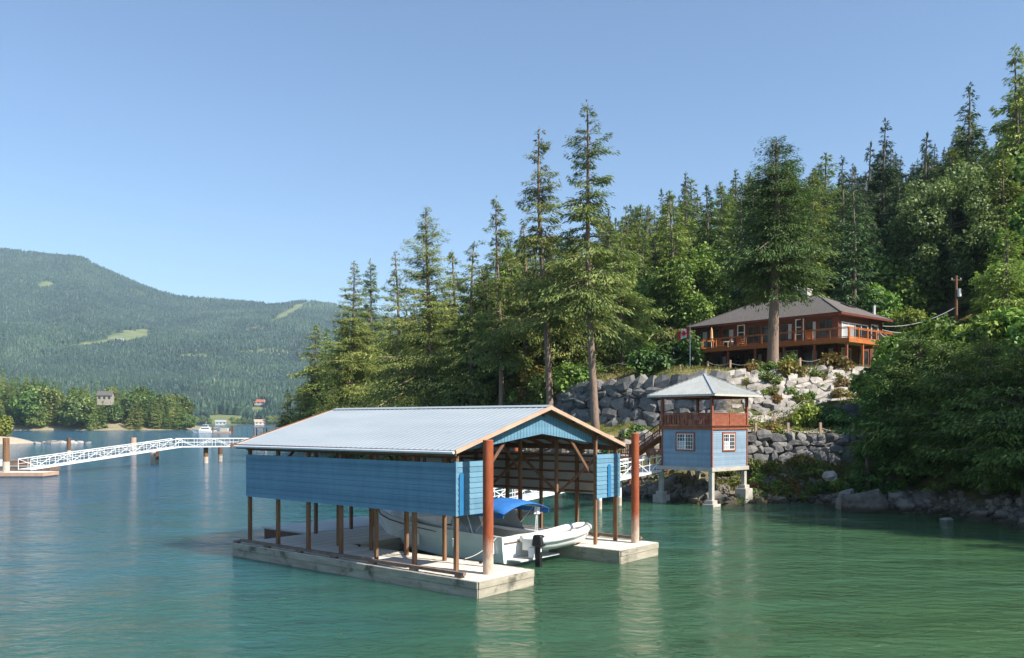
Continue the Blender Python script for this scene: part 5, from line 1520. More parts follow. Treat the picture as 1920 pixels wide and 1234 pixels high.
make_tree('weeping_willow', d, M['bush'], M['bark_far'], 'pale yellow weeping tree touching the left end of the house', 'tree', b_)
b_ = base(1200, 700, 99); H = htop(1200, 602, 99, b_)
d = conifer(rg(36), H, 3.0, .2, .18, lambda t: (1 - t) ** .8 + .06, step=.3, per=7, fill=14, size=.42, droop=.2, pitch=(0, 40), gap=0, fan=.45)
make_tree('young_fir', d, M['maple'], M['bark_far'], 'young bright green fir left of the house, above the shaded wall', 'tree', b_)
d = conifer(rg(37), 5.2, 1.7, .2, .12, lambda t: (1 - t) ** .8 + .06, step=.28, per=6, fill=13, size=.36, droop=.2, pitch=(0, 40), gap=0, fan=.45)
make_tree('young_fir', d, M['maple'], M['bark_far'], 'small slim young fir just right of the tallest fir trunk', 'tree', base(1140, 690, 96))

# --- hillside forest: six conifers and two broadleaf crowns, copied as individuals
FP = []
round_prof = lambda t: (min(1.0, .6 + t * 1.6)) * (1 - t ** 2.2) ** .8 + .05
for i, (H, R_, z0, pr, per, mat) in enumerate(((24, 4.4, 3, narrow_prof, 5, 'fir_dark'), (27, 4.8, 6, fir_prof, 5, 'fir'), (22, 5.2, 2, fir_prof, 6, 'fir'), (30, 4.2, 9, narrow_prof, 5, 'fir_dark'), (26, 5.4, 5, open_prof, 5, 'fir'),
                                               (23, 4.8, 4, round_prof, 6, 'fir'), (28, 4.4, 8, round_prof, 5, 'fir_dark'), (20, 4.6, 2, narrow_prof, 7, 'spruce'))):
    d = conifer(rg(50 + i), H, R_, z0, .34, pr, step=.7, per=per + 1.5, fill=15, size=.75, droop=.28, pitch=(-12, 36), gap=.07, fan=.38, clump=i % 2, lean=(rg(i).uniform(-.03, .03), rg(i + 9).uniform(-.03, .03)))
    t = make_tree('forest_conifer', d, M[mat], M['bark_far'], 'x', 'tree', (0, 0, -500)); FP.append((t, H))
BP = []
for i, (H, R_, mat) in enumerate(((15, 5.2, 'maple'), (13, 4.6, 'olive'))):
    d = broad(rg(60 + i), H, R_, H * .58, H * .44, 44, 150, .75, .3)
    t = make_tree('forest_broadleaf', d, M[mat], M['bark_far'], 'x', 'tree', (0, 0, -500)); BP.append((t, H))
SKYL = [(500, 700), (560, 640), (600, 600), (640, 580), (700, 580), (740, 560), (800, 545), (860, 540), (900, 480), (950, 440), (1000, 440), (1060, 440), (1120, 410), (1150, 385), (1180, 372), (1215, 358), (1250, 345), (1290, 326), (1335, 345), (1380, 322), (1420, 305), (1500, 292), (1530, 300), (1580, 297), (1620, 305),
        (1650, 262), (1670, 262), (1695, 318), (1740, 262), (1775, 262), (1815, 185), (1850, 250), (1885, 240), (1905, 120), (1960, 140), (2100, 60)]
skx = [a for a, _ in SKYL]; sky_ = [b for _, b in SKYL]
rngf = rg(77); placed = []


def put(proto, H0, x, y, H, label, group):
    t = copy_tree(proto); s = H / H0
    t.location = (x, y, gz(x, y) - .3); t.scale = (s * rngf.uniform(.9, 1.2), s * rngf.uniform(.9, 1.2), s); t.rotation_euler = (0, 0, rngf.uniform(0, 6.28))
    t['label'] = label
    if group: t['group'] = group
    elif 'group' in t: del t['group']
    return t


G_HILL = 'conifers crowding the hillside behind the house'
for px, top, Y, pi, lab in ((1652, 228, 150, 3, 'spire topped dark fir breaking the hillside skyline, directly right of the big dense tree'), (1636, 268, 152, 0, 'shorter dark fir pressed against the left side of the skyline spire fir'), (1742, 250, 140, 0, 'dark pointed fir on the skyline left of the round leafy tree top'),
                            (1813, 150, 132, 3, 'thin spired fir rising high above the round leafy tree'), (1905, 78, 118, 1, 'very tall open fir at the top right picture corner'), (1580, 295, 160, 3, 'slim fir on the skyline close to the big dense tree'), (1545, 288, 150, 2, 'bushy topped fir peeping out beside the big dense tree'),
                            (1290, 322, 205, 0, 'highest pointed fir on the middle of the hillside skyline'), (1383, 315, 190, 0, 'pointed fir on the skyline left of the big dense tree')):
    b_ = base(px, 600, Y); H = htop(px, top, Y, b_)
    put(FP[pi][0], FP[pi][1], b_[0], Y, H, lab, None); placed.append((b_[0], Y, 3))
for px, Y, H in ((1700, 100, 7), (1905, 92, 10), (1940, 98, 13), (1690, 112, 11), (1900, 112, 16), (1945, 112, 18), (1975, 100, 15), (1860, 118, 15)):
    b_ = base(px, 600, Y); pr = BP[rngf.integers(0, 2)]
    put(pr[0], pr[1], b_[0], Y, H, 'low leafy tree on the slope between the house and the right picture edge', 'low leafy trees right of the house'); placed.append((b_[0], Y, 2))
n = 0; tries = 0
while n < 235 and tries < 9000:
    tries += 1
    Y = 100 + 165 * rngf.random() ** .9; px = rngf.uniform(1120, 2010); x = (px - 960) / F * Y
    r_, l_ = (Vector((x, Y)) - HP0).dot(HR), (Vector((x, Y)) - HP0).dot(HL)
    if -10 < r_ < 14 and -14 < l_ < 26: continue
    if Y < 118 and px < 1230: continue
    if abs(px - 1782) < 85 and Y < 132: continue
    if any((x - a) ** 2 + (Y - b) ** 2 < (2.2 + c * .5) ** 2 for a, b, c in placed): continue
    g = gz(x, Y); Hmax = CAMZ + (HY - (np.interp(px, skx, sky_) + rngf.uniform(4, 42))) / F * Y - g
    low = rngf.random() < .16
    H = min(Hmax, rngf.uniform(9, 14) if low else rngf.uniform(19, 34))
    if H < 7: continue
    if low and Y < 190:
        pr = BP[rngf.integers(0, 2)]; put(pr[0], pr[1], x, Y, H, 'leafy tree among the conifers on the hillside behind the house', 'leafy trees among the hillside conifers')
    else:
        pr = FP[rngf.choice([0, 3, 6, 0]) if 1535 < px < 1760 else rngf.integers(0, 8)]; put(pr[0], pr[1], x, Y, H, 'conifer in the dense forest on the hillside behind the house', G_HILL)  # darker leaf colour chosen across this band to stand in for shade
    placed.append((x, Y, 2.5)); n += 1
# --- forest on the headland left of the tall firs
n = 0; tries = 0; inl = []
while n < 92 and tries < 9000:
    tries += 1
    Y = rngf.uniform(100, 245); px = rngf.uniform(525, 1130); x = (px - 960) / F * Y
    g = gz(x, Y)
    if g < 2.0: continue
    if any((x - a) ** 2 + (Y - b) ** 2 < 12 for a, b, c in inl): continue
    H = min(CAMZ + (HY - (np.interp(px, skx, sky_) + rngf.uniform(0, 70))) / F * Y - g, rngf.uniform(18, 31))
    if H < 9: continue
    pr = FP[rngf.choice([1, 2, 4, 5, 0, 7])]
    put(pr[0], pr[1], x, Y, H, 'fir in the shady headland wood behind the boathouse', 'firs in the headland wood behind the boathouse')
    inl.append((x, Y, 0)); n += 1
for px, Y in ((540, 222), (565, 205), (590, 190), (610, 175), (640, 165), (675, 158), (720, 148), (760, 138), (575, 215), (625, 180), (700, 160), (745, 150), (600, 186), (655, 150)):   # low skirts near the water
    b_ = base(px, 700, Y); pr = FP[2]
    put(pr[0], pr[1], b_[0], Y, rngf.uniform(10, 15) + (px - 540) * .02, 'low branching fir at the headland waterline behind the boathouse roof', 'low firs along the headland waterline')
# --- trees standing just outside the picture on the right: they shade the bushes and the shore
for x, y, H in ((45, 38, 22), (50, 31, 27), (57, 40, 24), (43, 29, 20), (56, 27, 28), (62, 35, 28), (52, 20, 24), (40.5, 34, 18), (46, 23, 22), (48, 40, 28), (50.5, 43, 28), (47, 35, 28), (52, 37, 28), (45, 45, 26), (44, 40.5, 27), (49, 32, 29)):
    pr = FP[rngf.choice([1, 2])]
    put(pr[0], pr[1], x, y, H, 'conifer on the bank beyond the right picture edge', 'conifers on the bank beyond the right picture edge')
for t, _ in FP + BP:
    for c in list(t.children): bpy.data.objects.remove(c)
    bpy.data.objects.remove(t)

# --- the dark cedars overhanging the water on the right
CED = [(1668, 690, 61.5, 3.0, 'leftmost low cedar bush, its yellow green edge against the stone walls'), (1722, 638, 61, 3.4, 'dark cedar bush with lit top, under the right end of the house deck'), (1790, 648, 58.5, 3.8, 'dense dark cedar bush in the middle of the right bank'),
       (1850, 640, 55.5, 3.6, 'tall dark cedar bush overhanging the water at the right'), (1925, 650, 52.0, 3.8, 'dark cedar bush cut off by the right picture edge'), (1626, 838, 60.5, 1.3, 'small dark bush spilling over the end of the lower stone wall')]
for i, (px, top, Y, R_, lab) in enumerate(CED):
    b_ = base(px, 900, Y); H = htop(px, top, Y, b_)
    d = conifer(rg(80 + i), H, R_ * 1.2, 1.0 if R_ > 2 else .2, .26, lambda t: (min(1, .62 + 1.3 * t)) * (1 - t ** 2.6) ** .75 + .08, step=.27, per=10 if R_ > 2 else 6, fill=36, size=.34, droop=.42, pitch=(14, 50), gap=.05, fan=.34, clump=1)
    make_tree('cedar_bush', d, M['cedar_leaf'], M['bark_far'], lab, 'bush', b_)
for i, (px, top, Y, R_, lab) in enumerate(((1700, 618, 71, 3.0, 'light green leafy bush right below the house deck corner'), (1770, 590, 68, 3.6, 'sunny light green bush on the bank top, left of the power pole'), (1850, 585, 64, 3.6, 'sunny light green bush on the bank top, right of the power pole'), (1915, 575, 62, 3.2, 'sunny light green bush on the bank top at the right picture edge'), (1655, 668, 72, 2.2, 'light green bush by the upper rocks below the deck stairs'))):
    b_ = base(px, 800, Y); H = max(3, htop(px, top, Y, b_))
    d = broad(rg(95 + i), H, R_, H * .52, H * .5, 48, 300, .42, .2, inner=.4)
    make_tree('leafy_bush', d, M['maple'], M['bark_far'], lab, 'bush', b_)

# --- shrubs
SP = []
for i, (mat, hang) in enumerate((('bush', 0), ('dry_bush', .2), ('olive', 0), ('cedar_leaf', .3))):
    d = broad(rg(110 + i), 1.6, 1.0, .75, .75, 14, 90, .24, .04, hang=hang, inner=.3, lr=(.3, .5), limbs=4)
    SP.append(make_tree('shrub', d, M[mat], M['bark_far'], 'x', 'shrub', (0, 0, -500)))


def shrub(k, x, y, s, label, group=None):
    t = copy_tree(SP[k]); t.location = (x, y, gz(x, y) - .1); q = random.uniform(.85, 1.2); t.scale = (s * q, s * q, s * random.uniform(.8, 1.1)); t.rotation_euler = (0, 0, random.uniform(0, 6.3))
    t['label'] = label
    if group: t['group'] = group


def spot(px, py, Y): p = at(px, py, Y); return p.x, p.y


for k, px, Y, s, lab in ((3, 1216, 84.2, 1.75, 'dark round shrub growing from the top of the shaded boulder wall'), (1, 1483, 80.6, 1.2, 'orange brown dry shrub trailing over the pale boulder wall'), (1, 1570, 82.4, 1.5, 'rusty shrub on the terrace edge near the deck stairs'),
                         (0, 1478, 85.2, 1.3, 'yellow green shrub at the foot of the big dense tree, right side'), (0, 1418, 85.6, 1.0, 'yellow green shrub at the foot of the big dense tree, left side'), (2, 1515, 73.0, 1.5, 'rounded green shrub on the lawn above the lower stone wall'),
                         (3, 1560, 72.4, 1.3, 'dark shrub on the lawn in front of the short dark wall'), (0, 1412, 71.5, .8, 'small pale green shrub at the near end of the path'), (2, 1530, 80.4, 1.0, 'green shrub in the middle of the pale boulder wall'), (0, 1447, 79.4, .9, 'green tuft growing from the left part of the pale boulder wall'), (3, 1150, 74.5, 1.3, 'low dark shrub at the foot of the shaded boulder wall')):
    x, y = spot(px, 700, Y); shrub(k, x, y, s, lab)
for i in range(64):
    px = random.uniform(915, 1125); Y = random.uniform(88, 104); x = (px - 960) / F * Y
    if gz(x, Y) > 6.5: shrub(random.choice((0, 0, 2, 1)), x, Y, random.uniform(1.1, 2.4), 'yellow green shrub on the sunny slope around the tall fir trunks', 'shrubs on the sunny slope around the tall fir trunks')
for i in range(30):
    px = random.uniform(1120, 1290); Y = random.uniform(97, 110); x = (px - 960) / F * Y
    shrub(random.choice((0, 2, 2, 3)), x, Y, random.uniform(1.2, 2.6), 'leafy shrub at the forest edge left of the house', 'shrubs at the forest edge left of the house')
for i in range(34):
    x = random.uniform(16.5, 24); y = random.uniform(62.8, 66.8)
    shrub(random.choice((0, 0, 1, 2)), x, y, random.uniform(.35, .8), 'low scrubby plant on the bank between the gazebo and the lower wall', 'scrub on the bank right of the gazebo')
for i in range(20):
    x = random.uniform(2, 12); y = random.uniform(70, 80)
    shrub(random.choice((2, 3, 1)), x, y, random.uniform(.5, 1.1), 'low scrubby plant on the bank left of the gazebo', 'scrub on the bank left of the gazebo')
for i in range(26):
    x = random.uniform(19, 30); y = random.uniform(61, 64.5) - (x - 19) * .25
    if gz(x, y) > .4: shrub(random.choice((3, 3, 2)), x, y, random.uniform(.5, 1.0), 'dark low plant on the shaded shore below the cedar bushes', 'low plants on the shaded shore')
for i in range(46):     # plants rooted in the joints of the boulder walls
    k = random.random()
    if k < .6: px, Y = random.uniform(1395, 1640), random.uniform(77, 82.5)
    elif k < .8: px, Y = random.uniform(1395, 1590), random.uniform(68.2, 69)
    else: px, Y = random.uniform(1080, 1260), random.uniform(82, 92)
    x = (px - 960) / F * Y
    shrub(random.choice((0, 1, 2, 2)), x, Y, random.uniform(.35, .85), 'small plant growing between the boulders of the stone walls', 'plants growing between the wall boulders')
for t in SP:
    for c in list(t.children): bpy.data.objects.remove(c)
    bpy.data.objects.remove(t)

# --- grass: short tufts over the banks and terraces
pts = []
while len(pts) < 26000:
    a = random.random()
    if a < .35: x, y = random.uniform(15.5, 26), random.uniform(62, 67)
    elif a < .6: x, y = random.uniform(17, 32), random.uniform(68, 76)
    elif a < .8: x, y = random.uniform(-4, 20), random.uniform(80, 106)
    else: x, y = random.uniform(8, 38), random.uniform(82, 92)
    pts.append((x, y))
P = np.array(pts); z = land_z(P[:, 0], P[:, 1]); ok = z > .7; P = np.column_stack([P, z])[ok]; rr_ = rg(5); n = len(P)
D = unit(np.stack([rr_.normal(0, .45, n), rr_.normal(0, .45, n), np.ones(n)], 1)); U = unit(np.stack([rr_.normal(size=n), rr_.normal(size=n), rr_.normal(0, .3, n)], 1))
L = rr_.uniform(.12, .42, n); V, Fc = leaves(P, D, U, L, L * .13); V[::4, 2] -= .03
tag(np_mesh('grass', V, Fc, M['grass_leaf'], tone=rr_.random(n)), kind='stuff')

for px, py in ((730, 1162), (788, 1182), (860, 1150), (1290, 1210), (640, 1190), (1905, 1125), (1480, 1180), (540, 1140)):
    Y = CAMZ * F / (py - HY); x = (px - 960) / F * Y; r_ = .085
    s = MB(); s.add([(0, -r_, .012), (r_ * .6, 0, .02), (0, r_ * 1.2, .012), (-r_ * .6, 0, .026)], [(0, 1, 2), (0, 2, 3)])
    o = s.build('floating_leaf', M['dry_bush']); o.location = (x, Y, 0); o.rotation_euler = (0, 0, random.uniform(0, 6)); tag(o, 'yellow fallen leaf floating on the green water', 'leaf', 'yellow leaves floating on the water')
# ------------------------------------------------------------------ far shore, valley and hills
rh = rg(200)
CREST = [(-500, 520), (-200, 455), (0, 468), (50, 473), (100, 478), (150, 480), (180, 496), (220, 514), (260, 532), (300, 547), (340, 557), (400, 563), (470, 568), (515, 572), (545, 568), (575, 565), (620, 572), (720, 590), (900, 640), (1300, 700)]
cpx = [a for a, _ in CREST]; cpy = [b for _, b in CREST]
YC = 4600.0; YS = 1560.0


def hills_z(x, y):
    px = 960 + F * x / np.maximum(y, 1)
    crest = CAMZ + (HY - np.interp(px, cpx, cpy)) / F * YC
    t = np.clip((y - YS) / (YC - YS), 0, 1.25)
    prof = np.where(t <= 1, .10 * np.clip(t / .25, 0, 1) + .90 * np.clip((t - .12) / .88, 0, 1) ** 1.45, 1 - (t - 1) * .8)
    z = crest * prof
    f = np.array([mnoise.fractal(Vector((a * .0011 + .5 * b * .0004, b * .0011, 1.7)), 1.0, 2.1, 5) for a, b in zip(x, y)])
    amp = np.clip(t * 2.2, 0, 1) * np.clip((1.0 - t) * 5 + .12, 0, 1)
    return z + f * 75 * amp + np.clip((y - YS) / 60, -1, 0) * 4 + .6


hx = np.linspace(-3900, 900, 170); hy_ = np.concatenate([np.linspace(1480, 2400, 60), np.linspace(2420, 5600, 120)])


def clearing(x, y, z):
    """0..1 where forest is cut or farmed"""
    px = 960 + F * x / y; py = HY - F * (z - CAMZ) / y
    c = np.zeros(len(x))
    w = np.array([mnoise.noise(Vector((a * .012, b * .012, 9.0))) for a, b in zip(x, y)]) * .9
    for cx, cy, rx, ry, an, s in ((245, 630, 46, 12, -.1, 1), (165, 646, 60, 6, -.12, .9), (540, 588, 52, 7, -.5, 1), (480, 614, 34, 3, -.4, .7), (85, 535, 16, 7, 0, 1), (40, 528, 14, 5, 0, .5), (130, 545, 12, 4, .3, .6), (360, 668, 44, 5, 0, .75), (500, 660, 56, 7, 0, .75), (60, 668, 70, 2.2, 0, .9),
                                  (425, 786, 70, 9, 0, 1), (487, 772, 24, 14, 0, 1.2), (480, 778, 30, 5, 0, .7), (330, 640, 24, 3, 0, .5), (20, 655, 50, 7, 0, .35), (75, 690, 40, 4, 0, .5), (400, 640, 40, 3, 0, .4), (450, 690, 40, 3, 0, .5)):
        dx, dy = px - cx, py - cy; u = dx * math.cos(an) - dy * -math.sin(an) * -1; u = dx * math.cos(an) + dy * math.sin(an); v = -dx * math.sin(an) + dy * math.cos(an)
        e = (u / rx) ** 2 + (v / ry) ** 2
        c = np.maximum(c, s * np.clip((1.15 - e + w) * 2.5, 0, 1))
    return c


m, nt, b, out = new_mat('hills')
a = N(nt, 'ShaderNodeAttribute', attribute_name='tone'); tc = N(nt, 'ShaderNodeTexCoord')
n1 = N(nt, 'ShaderNodeTexNoise', Scale=.004, Detail=9.0, Roughness=.7); n2 = N(nt, 'ShaderNodeTexNoise', Scale=.02, Detail=6.0, Roughness=.7)
for n_ in (n1, n2): nt.links.new(tc.outputs['Object'], n_.inputs['Vector'])
r1 = ramp(nt, [(.35, (.022, .040, .014)), (.52, (.04, .062, .02)), (.68, (.075, .085, .03))]); nt.links.new(n1.outputs[0], r1.inputs[0])
r2 = ramp(nt, [(.3, (.10, .15, .05)), (.52, (.18, .20, .08)), (.75, (.26, .23, .15))]); nt.links.new(n2.outputs[0], r2.inputs[0])
mx = N(nt, 'ShaderNodeMixRGB'); nt.links.new(a.outputs['Fac'], mx.inputs[0]); nt.links.new(r1.outputs[0], mx.inputs[1]); nt.links.new(r2.outputs[0], mx.inputs[2])
nt.links.new(mx.outputs[0], b.inputs['Base Color']); b.inputs['Roughness'].default_value = 1.0; b.inputs['Specular IOR Level'].default_value = 0
tag(grid_mesh('hills', hx, hy_, hills_z, m, tone=lambda v: clearing(v[:, 0], v[:, 1], v[:, 2])), kind='structure')

# forest covering the hills: uncountable, one mesh of small crowns
nT = 90000
px = rh.uniform(-60, 640, nT * 2); Y = YS + 10 + (4750 - YS) * rh.random(nT * 2) ** 1.15; x = (px - 960) / F * Y
z = hills_z(x[:nT * 2], Y); cl_ = clearing(x, Y, z)
dens = np.array([mnoise.fractal(Vector((a * .0035, b * .0035, 4.0)), 1.0, 2.0, 4) for a, b in zip(x, Y)])
ok = (rh.random(nT * 2) > cl_ * 1.25) & (dens + rh.normal(0, .25, nT * 2) > -.55) & (z > 1.2)
x, Y, z, dens = x[ok][:nT], Y[ok][:nT], z[ok][:nT], dens[ok][:nT]; nT = len(x)
hgt = rh.uniform(11, 24, nT) * (1 + .25 * dens) * np.where((Y < 2300) & (960 + F * x / Y > 340), 1.45, 1); rad = hgt * rh.uniform(.17, .30, nT); rnd = rh.random(nT) < .35
k = 5; an = np.linspace(0, 2 * math.pi, k, endpoint=False)[None, :] + rh.uniform(0, 6, nT)[:, None]
r0 = rad[:, None] * rh.uniform(.75, 1.25, (nT, k)); r1_ = r0 * np.where(rnd, .95, .55)[:, None]
A = np.stack([x[:, None] + r0 * np.cos(an), Y[:, None] + r0 * np.sin(an), (z + hgt * .05)[:, None] + 0 * an], 2)
B = np.stack([x[:, None] + r1_ * np.cos(an + .5), Y[:, None] + r1_ * np.sin(an + .5), (z + hgt * np.where(rnd, .6, .5))[:, None] + rh.normal(0, 1, (nT, k)) * .06 * hgt[:, None]], 2)
T_ = np.stack([x, Y, z + hgt * np.where(rnd, .8, 1.0)], 1)[:, None, :]
V = np.concatenate([A, B, T_], 1).reshape(-1, 3); st = np.arange(nT)[:, None] * (2 * k + 1)
fs = []
for i in range(k):
    j = (i + 1) % k
    fs.append(np.concatenate([st + i, st + j, st + k + j], 1)); fs.append(np.concatenate([st + i, st + k + j, st + k + i], 1)); fs.append(np.concatenate([st + k + i, st + k + j, st + 2 * k], 1))
tone = np.clip(.35 + .75 * dens + rh.normal(0, .11, nT) + rnd * .12, 0, 1)
tag(np_mesh('far_forest', V, np.concatenate(fs), M['hill_leaf'], tone=np.tile(tone, 3 * k)), kind='stuff')

# the wooded point across the water on the left
def point_z(x, y):
    px = 960 + F * x / y
    ysh = np.interp(px, [-400, 0, 200, 350, 385, 420], [560, 580, 585, 610, 680, 900])
    d = y - ysh
    lim = np.interp(px, [-400, 0, 230, 330, 380], [30, 26, 18, 6, .5])
    return np.clip(d / 70, -.06, 1) ** 1 * lim * np.where(d > 0, 1, 2) - .02


ptx = np.linspace(-760, -170, 90); pty = np.linspace(540, 860, 60)
m = noisy('far_bank', (.16, .14, .08), (.32, .27, .17), .06, rough=.95, c3=(.10, .11, .04)); M['far_bank'] = m
tag(grid_mesh('far_shore', ptx, pty, point_z, m), kind='structure')
PP = []
for i in range(3):
    H, R_ = ((24, 4.4), (20, 4.8), (26, 4.0))[i]
    mb, V, Fc, T = conifer(rg(210 + i), H, R_, 2.5, .4, (fir_prof, open_prof, narrow_prof)[i], step=1.0, per=7, fill=6.5, size=1.25, droop=.25, pitch=(-10, 40), gap=.03, fan=.4)
    PP.append((np_mesh('shore_conifer', V, Fc, M['far_leaf'], tone=T), H))
for i in range(2):
    mb, V, Fc, T = broad(rg(220 + i), 14, 6.0, 7.5, 6.5, 40, 90, 1.15, .3)
    PP.append((np_mesh('shore_broadleaf', V, Fc, M['far_leaf'], tone=T), 14))
pskx, psky = [-60, 0, 30, 60, 90, 140, 180, 215, 250, 275, 300, 330, 345, 362], [690, 684, 690, 688, 694, 708, 712, 704, 716, 706, 712, 730, 755, 788]
sp = []; n = 0; tries = 0
while n < 150 and tries < 8000:
    tries += 1
    px = rh.uniform(-45, 362); ysh = np.interp(px, [0, 200, 350, 385], [580, 585, 610, 680]); Y = ysh + 3 + 75 * rh.random() ** 1.3; x = (px - 960) / F * Y
    if any((x - a) ** 2 + (Y - b_) ** 2 < 20 for a, b_ in sp): continue
    z = float(point_z(np.array([x]), np.array([Y]))[0])
    dpy = np.interp(px, pskx, psky); H = min(CAMZ + (HY - dpy - rh.uniform(0, 26)) / F * Y - z, rh.uniform(15, 29))
    if 172 < px < 226 and Y < 640 and z + H > CAMZ + (HY - 749) / F * Y: H = CAMZ + (HY - 751) / F * Y - z
    if H < 4: continue
    br = H < 11 or rh.random() < .15
    pr, H0 = PP[rh.integers(3, 5)] if br else PP[rh.integers(0, 3)]
    o = pr.copy(); COL.objects.link(o); s = H / H0; o.location = (x, Y, z - .3); o.scale = (max(s, .6) * rh.uniform(.9, 1.25), max(s, .6) * rh.uniform(.9, 1.25), s); o.rotation_euler = (0, 0, rh.uniform(0, 6.3))
    tag(o, 'round leafy tree on the wooded point across the water' if br else 'conifer on the wooded point across the water', 'tree', 'leafy trees on the wooded point across the water' if br else 'conifers on the wooded point across the water')
    sp.append((x, Y)); n += 1
for px, Y, H in ((368, 1500, 15), (392, 1520, 13), (437, 1490, 15), (446, 1500, 12), (456, 1510, 14), (470, 1505, 11), (505, 1500, 17), (515, 1530, 18), (380, 1560, 18)):
    pr, H0 = PP[4]; o = pr.copy(); COL.objects.link(o); x = (px - 960) / F * Y; s = H / H0; o.location = (x, Y, max(.2, float(hills_z(np.array([x]), np.array([Y]))[0]) - .5)); o.scale = (s, s, s)
    tag(o, 'leafy tree beside the far white and red roofed houses', 'tree', 'leafy trees beside the far houses')
for o, _ in PP: bpy.data.objects.remove(o)
# low spit with a rocky tail at the left edge
def spit_z(x, y):
    u = (x + 145.5) / 12.5; v = (y - 236) / 11
    return 2.3 * np.clip(1 - (u ** 2 + v ** 2), -.4, 1)


tag(grid_mesh('sand_spit', np.linspace(-162, -128, 50), np.linspace(222, 250, 34), spit_z, M['sand']), kind='structure')
for i, (px, py, r_) in enumerate(((95, 826, 1.3), (102, 827, 1.0), (118, 827, .9), (137, 826, 1.0), (150, 827, .8), (70, 829, .8), (82, 829, .7), (165, 827, .7))):
    Y = 236 + random.uniform(-3, 3); x = (px - 960) / F * Y
    o = stones_mesh('boulder', [stone(np.zeros(3), np.diag([r_ * 1.5, r_, r_ * .55]), NPR, .3, .2)], M['rock_pale']); o.location = (x, Y, .05); o.rotation_euler = (.1, .12, r_ * 7)
    tag(o, 'pale rock in the low reef running off the sandy spit', 'boulder', 'rocks of the low reef off the sandy spit')
d = broad(rg(230), 6, 4.2, 2.6, 2.6, 26, 120, .8, .15); p = at(-4, 810, 236)
make_tree('leafy_bush', d, M['bush'], M['bark_far'], 'yellow green bush on the sandy spit at the left picture edge', 'bush', (p.x, 236, 2.4))


def cottage(name, label, px, py, Y, w, dp, h, rh_, wall, roofm, rz=0.0, lift=0.0):
    p = at(px, py, Y)
    if Y > 900: p.z = max(1.0, float(hills_z(np.array([p.x]), np.array([Y]))[0])) + lift
    t = thing(name, label, 'house', p, rz)
    s = MB(); s.box(-w / 2, w / 2, -dp / 2, dp / 2, -3, h); wl = s.build('wall', M[wall], t)
    s = MB(); s.prism([(-dp / 2 - .6, h - .15), (0, h + rh_), (dp / 2 + .6, h - .15), (dp / 2 + .6, h + .1), (0, h + rh_ + .3), (-dp / 2 - .6, h + .1)], 'x', -w / 2 - .6, w / 2 + .6); s.build('roof', M[roofm], t)
    s = MB(); s.prism([(-dp / 2, h - .2), (0, h + rh_ - .05), (dp / 2, h - .2)], 'x', -w / 2 + .05, w / 2 - .05); s.build('gable', M[wall], t)
    for k in range(3):
        x = -w / 2 + w * (k + .5) / 3; s = MB(); s.box(x - w * .08, x + w * .08, -dp / 2 - .08, -dp / 2 - .003, h * .35, h * .8); s.build('window', M['glass'], t)
    return t


cottage('house', 'tan house with grey roof among the trees on the wooded point', 198, 752, 600, 9.5, 7, 3.8, 3.0, 'dock_side', 'shingle', .2)
cottage('house', 'white house on the far green shore', 414, 785, 1500, 18, 12, 4, 3.5, 'siding_back', 'metal_roof', .3)
M['red_roof'] = noisy('red_roof', (.36, .10, .06), (.46, .15, .09), .3, rough=.8)
cottage('house', 'far house with a red roof above the shore trees', 487, 763, 2050, 26, 16, 5, 6, 'siding_back', 'red_roof', -.1, lift=5)
cottage('house', 'far house with a pinkish roof close to the shore', 487, 788, 1500, 20, 13, 4, 4.5, 'siding_back', 'rake_board', .5)
cottage('house', 'tiny white building in the cleared field on the mountainside', 226, 638, 3000, 24, 14, 9, 6, 'white_paint', 'metal_roof', .2)

# boats and docks far out
p = at(384, 811.5, 457); t = thing('motor_yacht', 'white motor boat under way far out on the inlet', 'boat', (p.x, 457, 0), R(195))
s = MB(); s.add([(-6, -1.7, 1.3), (3, -1.8, 1.5), (6.6, 0, 2.0), (3, 1.8, 1.5), (-6, 1.7, 1.3), (-6, -1.4, -.2), (3, -1.2, -.2), (5.6, 0, -.1), (3, 1.2, -.2), (-6, 1.4, -.2)], [(0, 1, 6, 5), (1, 2, 7, 6), (2, 3, 8, 7), (3, 4, 9, 8), (4, 0, 5, 9), (0, 4, 3, 2, 1), (5, 6, 7, 8, 9)]); s.build('hull', M['gelcoat'], t)
s = MB(); s.hexa([(-3, -1.3, 1.4), (3, -1.2, 1.5), (3, 1.2, 1.5), (-3, 1.3, 1.4), (-2.6, -1.1, 3.2), (1.6, -1, 3.2), (1.6, 1, 3.2), (-2.6, 1.1, 3.2)]); s.box(-2.0, 1.0, -.9, .9, 4.2, 4.35); s.box(-1.8, -1.6, -.8, .8, 3.2, 4.2); s.tube([(-.5, 0, 4.3), (-.8, 0, 6.2)], .06, 6); s.build('cabin', M['gelcoat'], t)
s = MB(); s.box(-2.3, 1.8, -1.26, 1.26, 2.1, 2.7); s.build('window', M['glass'], t)
p = at(412, 811.5, 450); t = thing('work_float', 'tan work float with dark pilings right of the far white boat', 'dock', (p.x, 450, 0))
s = MB(); s.box(-3, 6, -2, 2, -.2, .8); s.build('float', M['rake_board'], t)
s = MB(); s.box(.5, 4.5, -1.3, 1.3, .8, 2.6); s.build('shed', M['siding_back'], t)
s = MB()
for x in (-3.6, 6.2, 7.0): s = MB(); s.tube([(x, 0, -1), (x, 0, 3.8)], .35, 8); s.build('piling', M['wood_dark'], t)
p = at(502, 818, 330); t = thing('boat_shelter', 'dark open shelter on posts in front of the far headland tip', 'shelter', (p.x, 330, 0))
s = MB(); s.box(-5, 9, -2, 2, -.2, .5); s.build('float', M['rake_board'], t)
s = MB(); s.box(-5, 4, -2, 2, 3.4, 3.7); s.build('roof', M['shingle'], t)
s = MB()
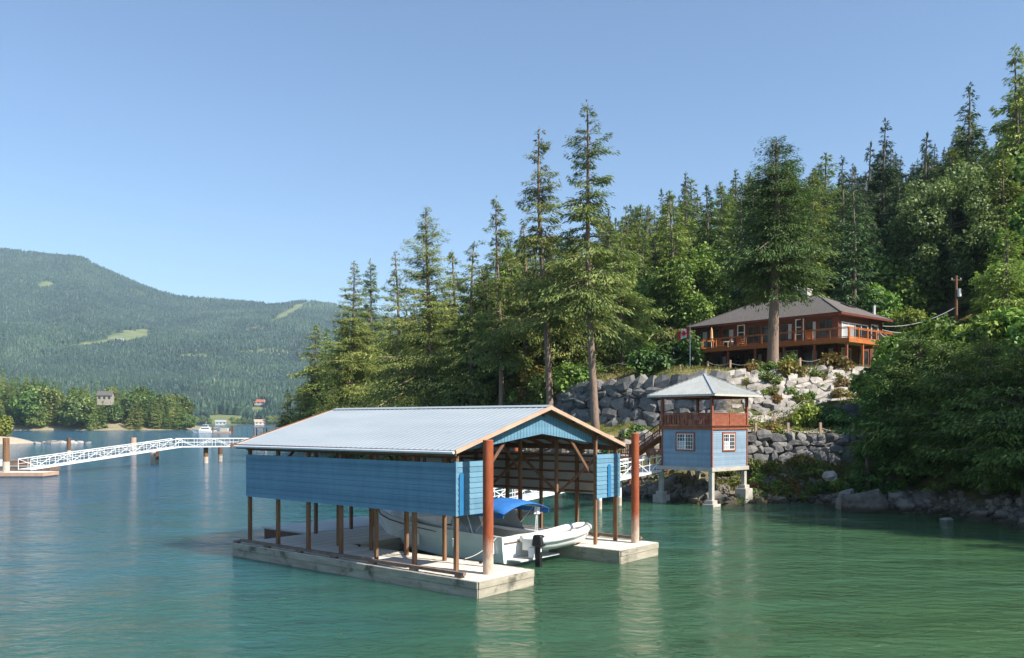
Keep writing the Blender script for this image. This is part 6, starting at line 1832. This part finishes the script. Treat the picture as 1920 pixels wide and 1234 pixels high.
for x in (-4.8, -1, 3.8):
    for y in (-1.8, 1.8): s = MB(); s.box(x - .15, x + .15, y - .15, y + .15, .5, 3.4); s.build('post', M['wood_dark'], t)
# ------------------------------------------------------------------ air, sky, sun, camera
m, nt, b, out = new_mat('haze'); nt.nodes.remove(b)
pv = N(nt, 'ShaderNodeVolumePrincipled'); pv.inputs['Color'].default_value = (.60, .82, 1.0, 1); pv.inputs['Density'].default_value = HAZE; pv.inputs['Anisotropy'].default_value = .0
nt.links.new(pv.outputs[0], out.inputs['Volume'])
s = MB(); s.box(-4300, 1300, -160, 5700, -8, 1010); hz = s.build('haze', m); tag(hz, kind='stuff')
hz.display_type = 'WIRE'

AZ, EL = R(-31), R(42)
sd = Vector((math.cos(EL) * math.cos(AZ), math.cos(EL) * math.sin(AZ), math.sin(EL)))
w = bpy.data.worlds.new('World'); SC.world = w; w.use_nodes = True
nt = w.node_tree; nt.nodes.clear()
sk = nt.nodes.new('ShaderNodeTexSky'); sk.sky_type = 'NISHITA'; sk.sun_disc = False; sk.sun_elevation = EL; sk.sun_rotation = math.atan2(sd.x, sd.y)
sk.air_density = 1.0; sk.dust_density = .6; sk.ozone_density = 4.0
bg = nt.nodes.new('ShaderNodeBackground'); bg.inputs[1].default_value = .108
ow = nt.nodes.new('ShaderNodeOutputWorld'); nt.links.new(sk.outputs[0], bg.inputs[0]); nt.links.new(bg.outputs[0], ow.inputs[0])
L = bpy.data.lights.new('sun', 'SUN'); L.energy = 5.0; L.angle = R(.53); L.color = (1, .94, .85)
lo = bpy.data.objects.new('sun', L); COL.objects.link(lo); lo.rotation_euler = (-sd).to_track_quat('-Z', 'Y').to_euler(); lo.location = (60, -40, 80)

cam = bpy.data.cameras.new('camera'); co = bpy.data.objects.new('camera', cam); COL.objects.link(co)
co.location = (0, 0, CAMZ); co.rotation_euler = (R(90), 0, 0)
cam.sensor_width = 36; cam.lens = F / 1920 * 36; cam.shift_y = (HY - 617) / 1920; cam.clip_start = .5; cam.clip_end = 20000
SC.camera = co
SC.view_settings.view_transform = 'Standard'; SC.view_settings.look = 'None'; SC.view_settings.exposure = .80; SC.view_settings.gamma = 1
SC.render.engine = 'CYCLES'
SC.cycles.use_denoising = True
SC.cycles.max_bounces = 6; SC.cycles.diffuse_bounces = 3; SC.cycles.glossy_bounces = 3; SC.cycles.transmission_bounces = 3; SC.cycles.volume_bounces = 0
SC.cycles.sample_clamp_indirect = 6
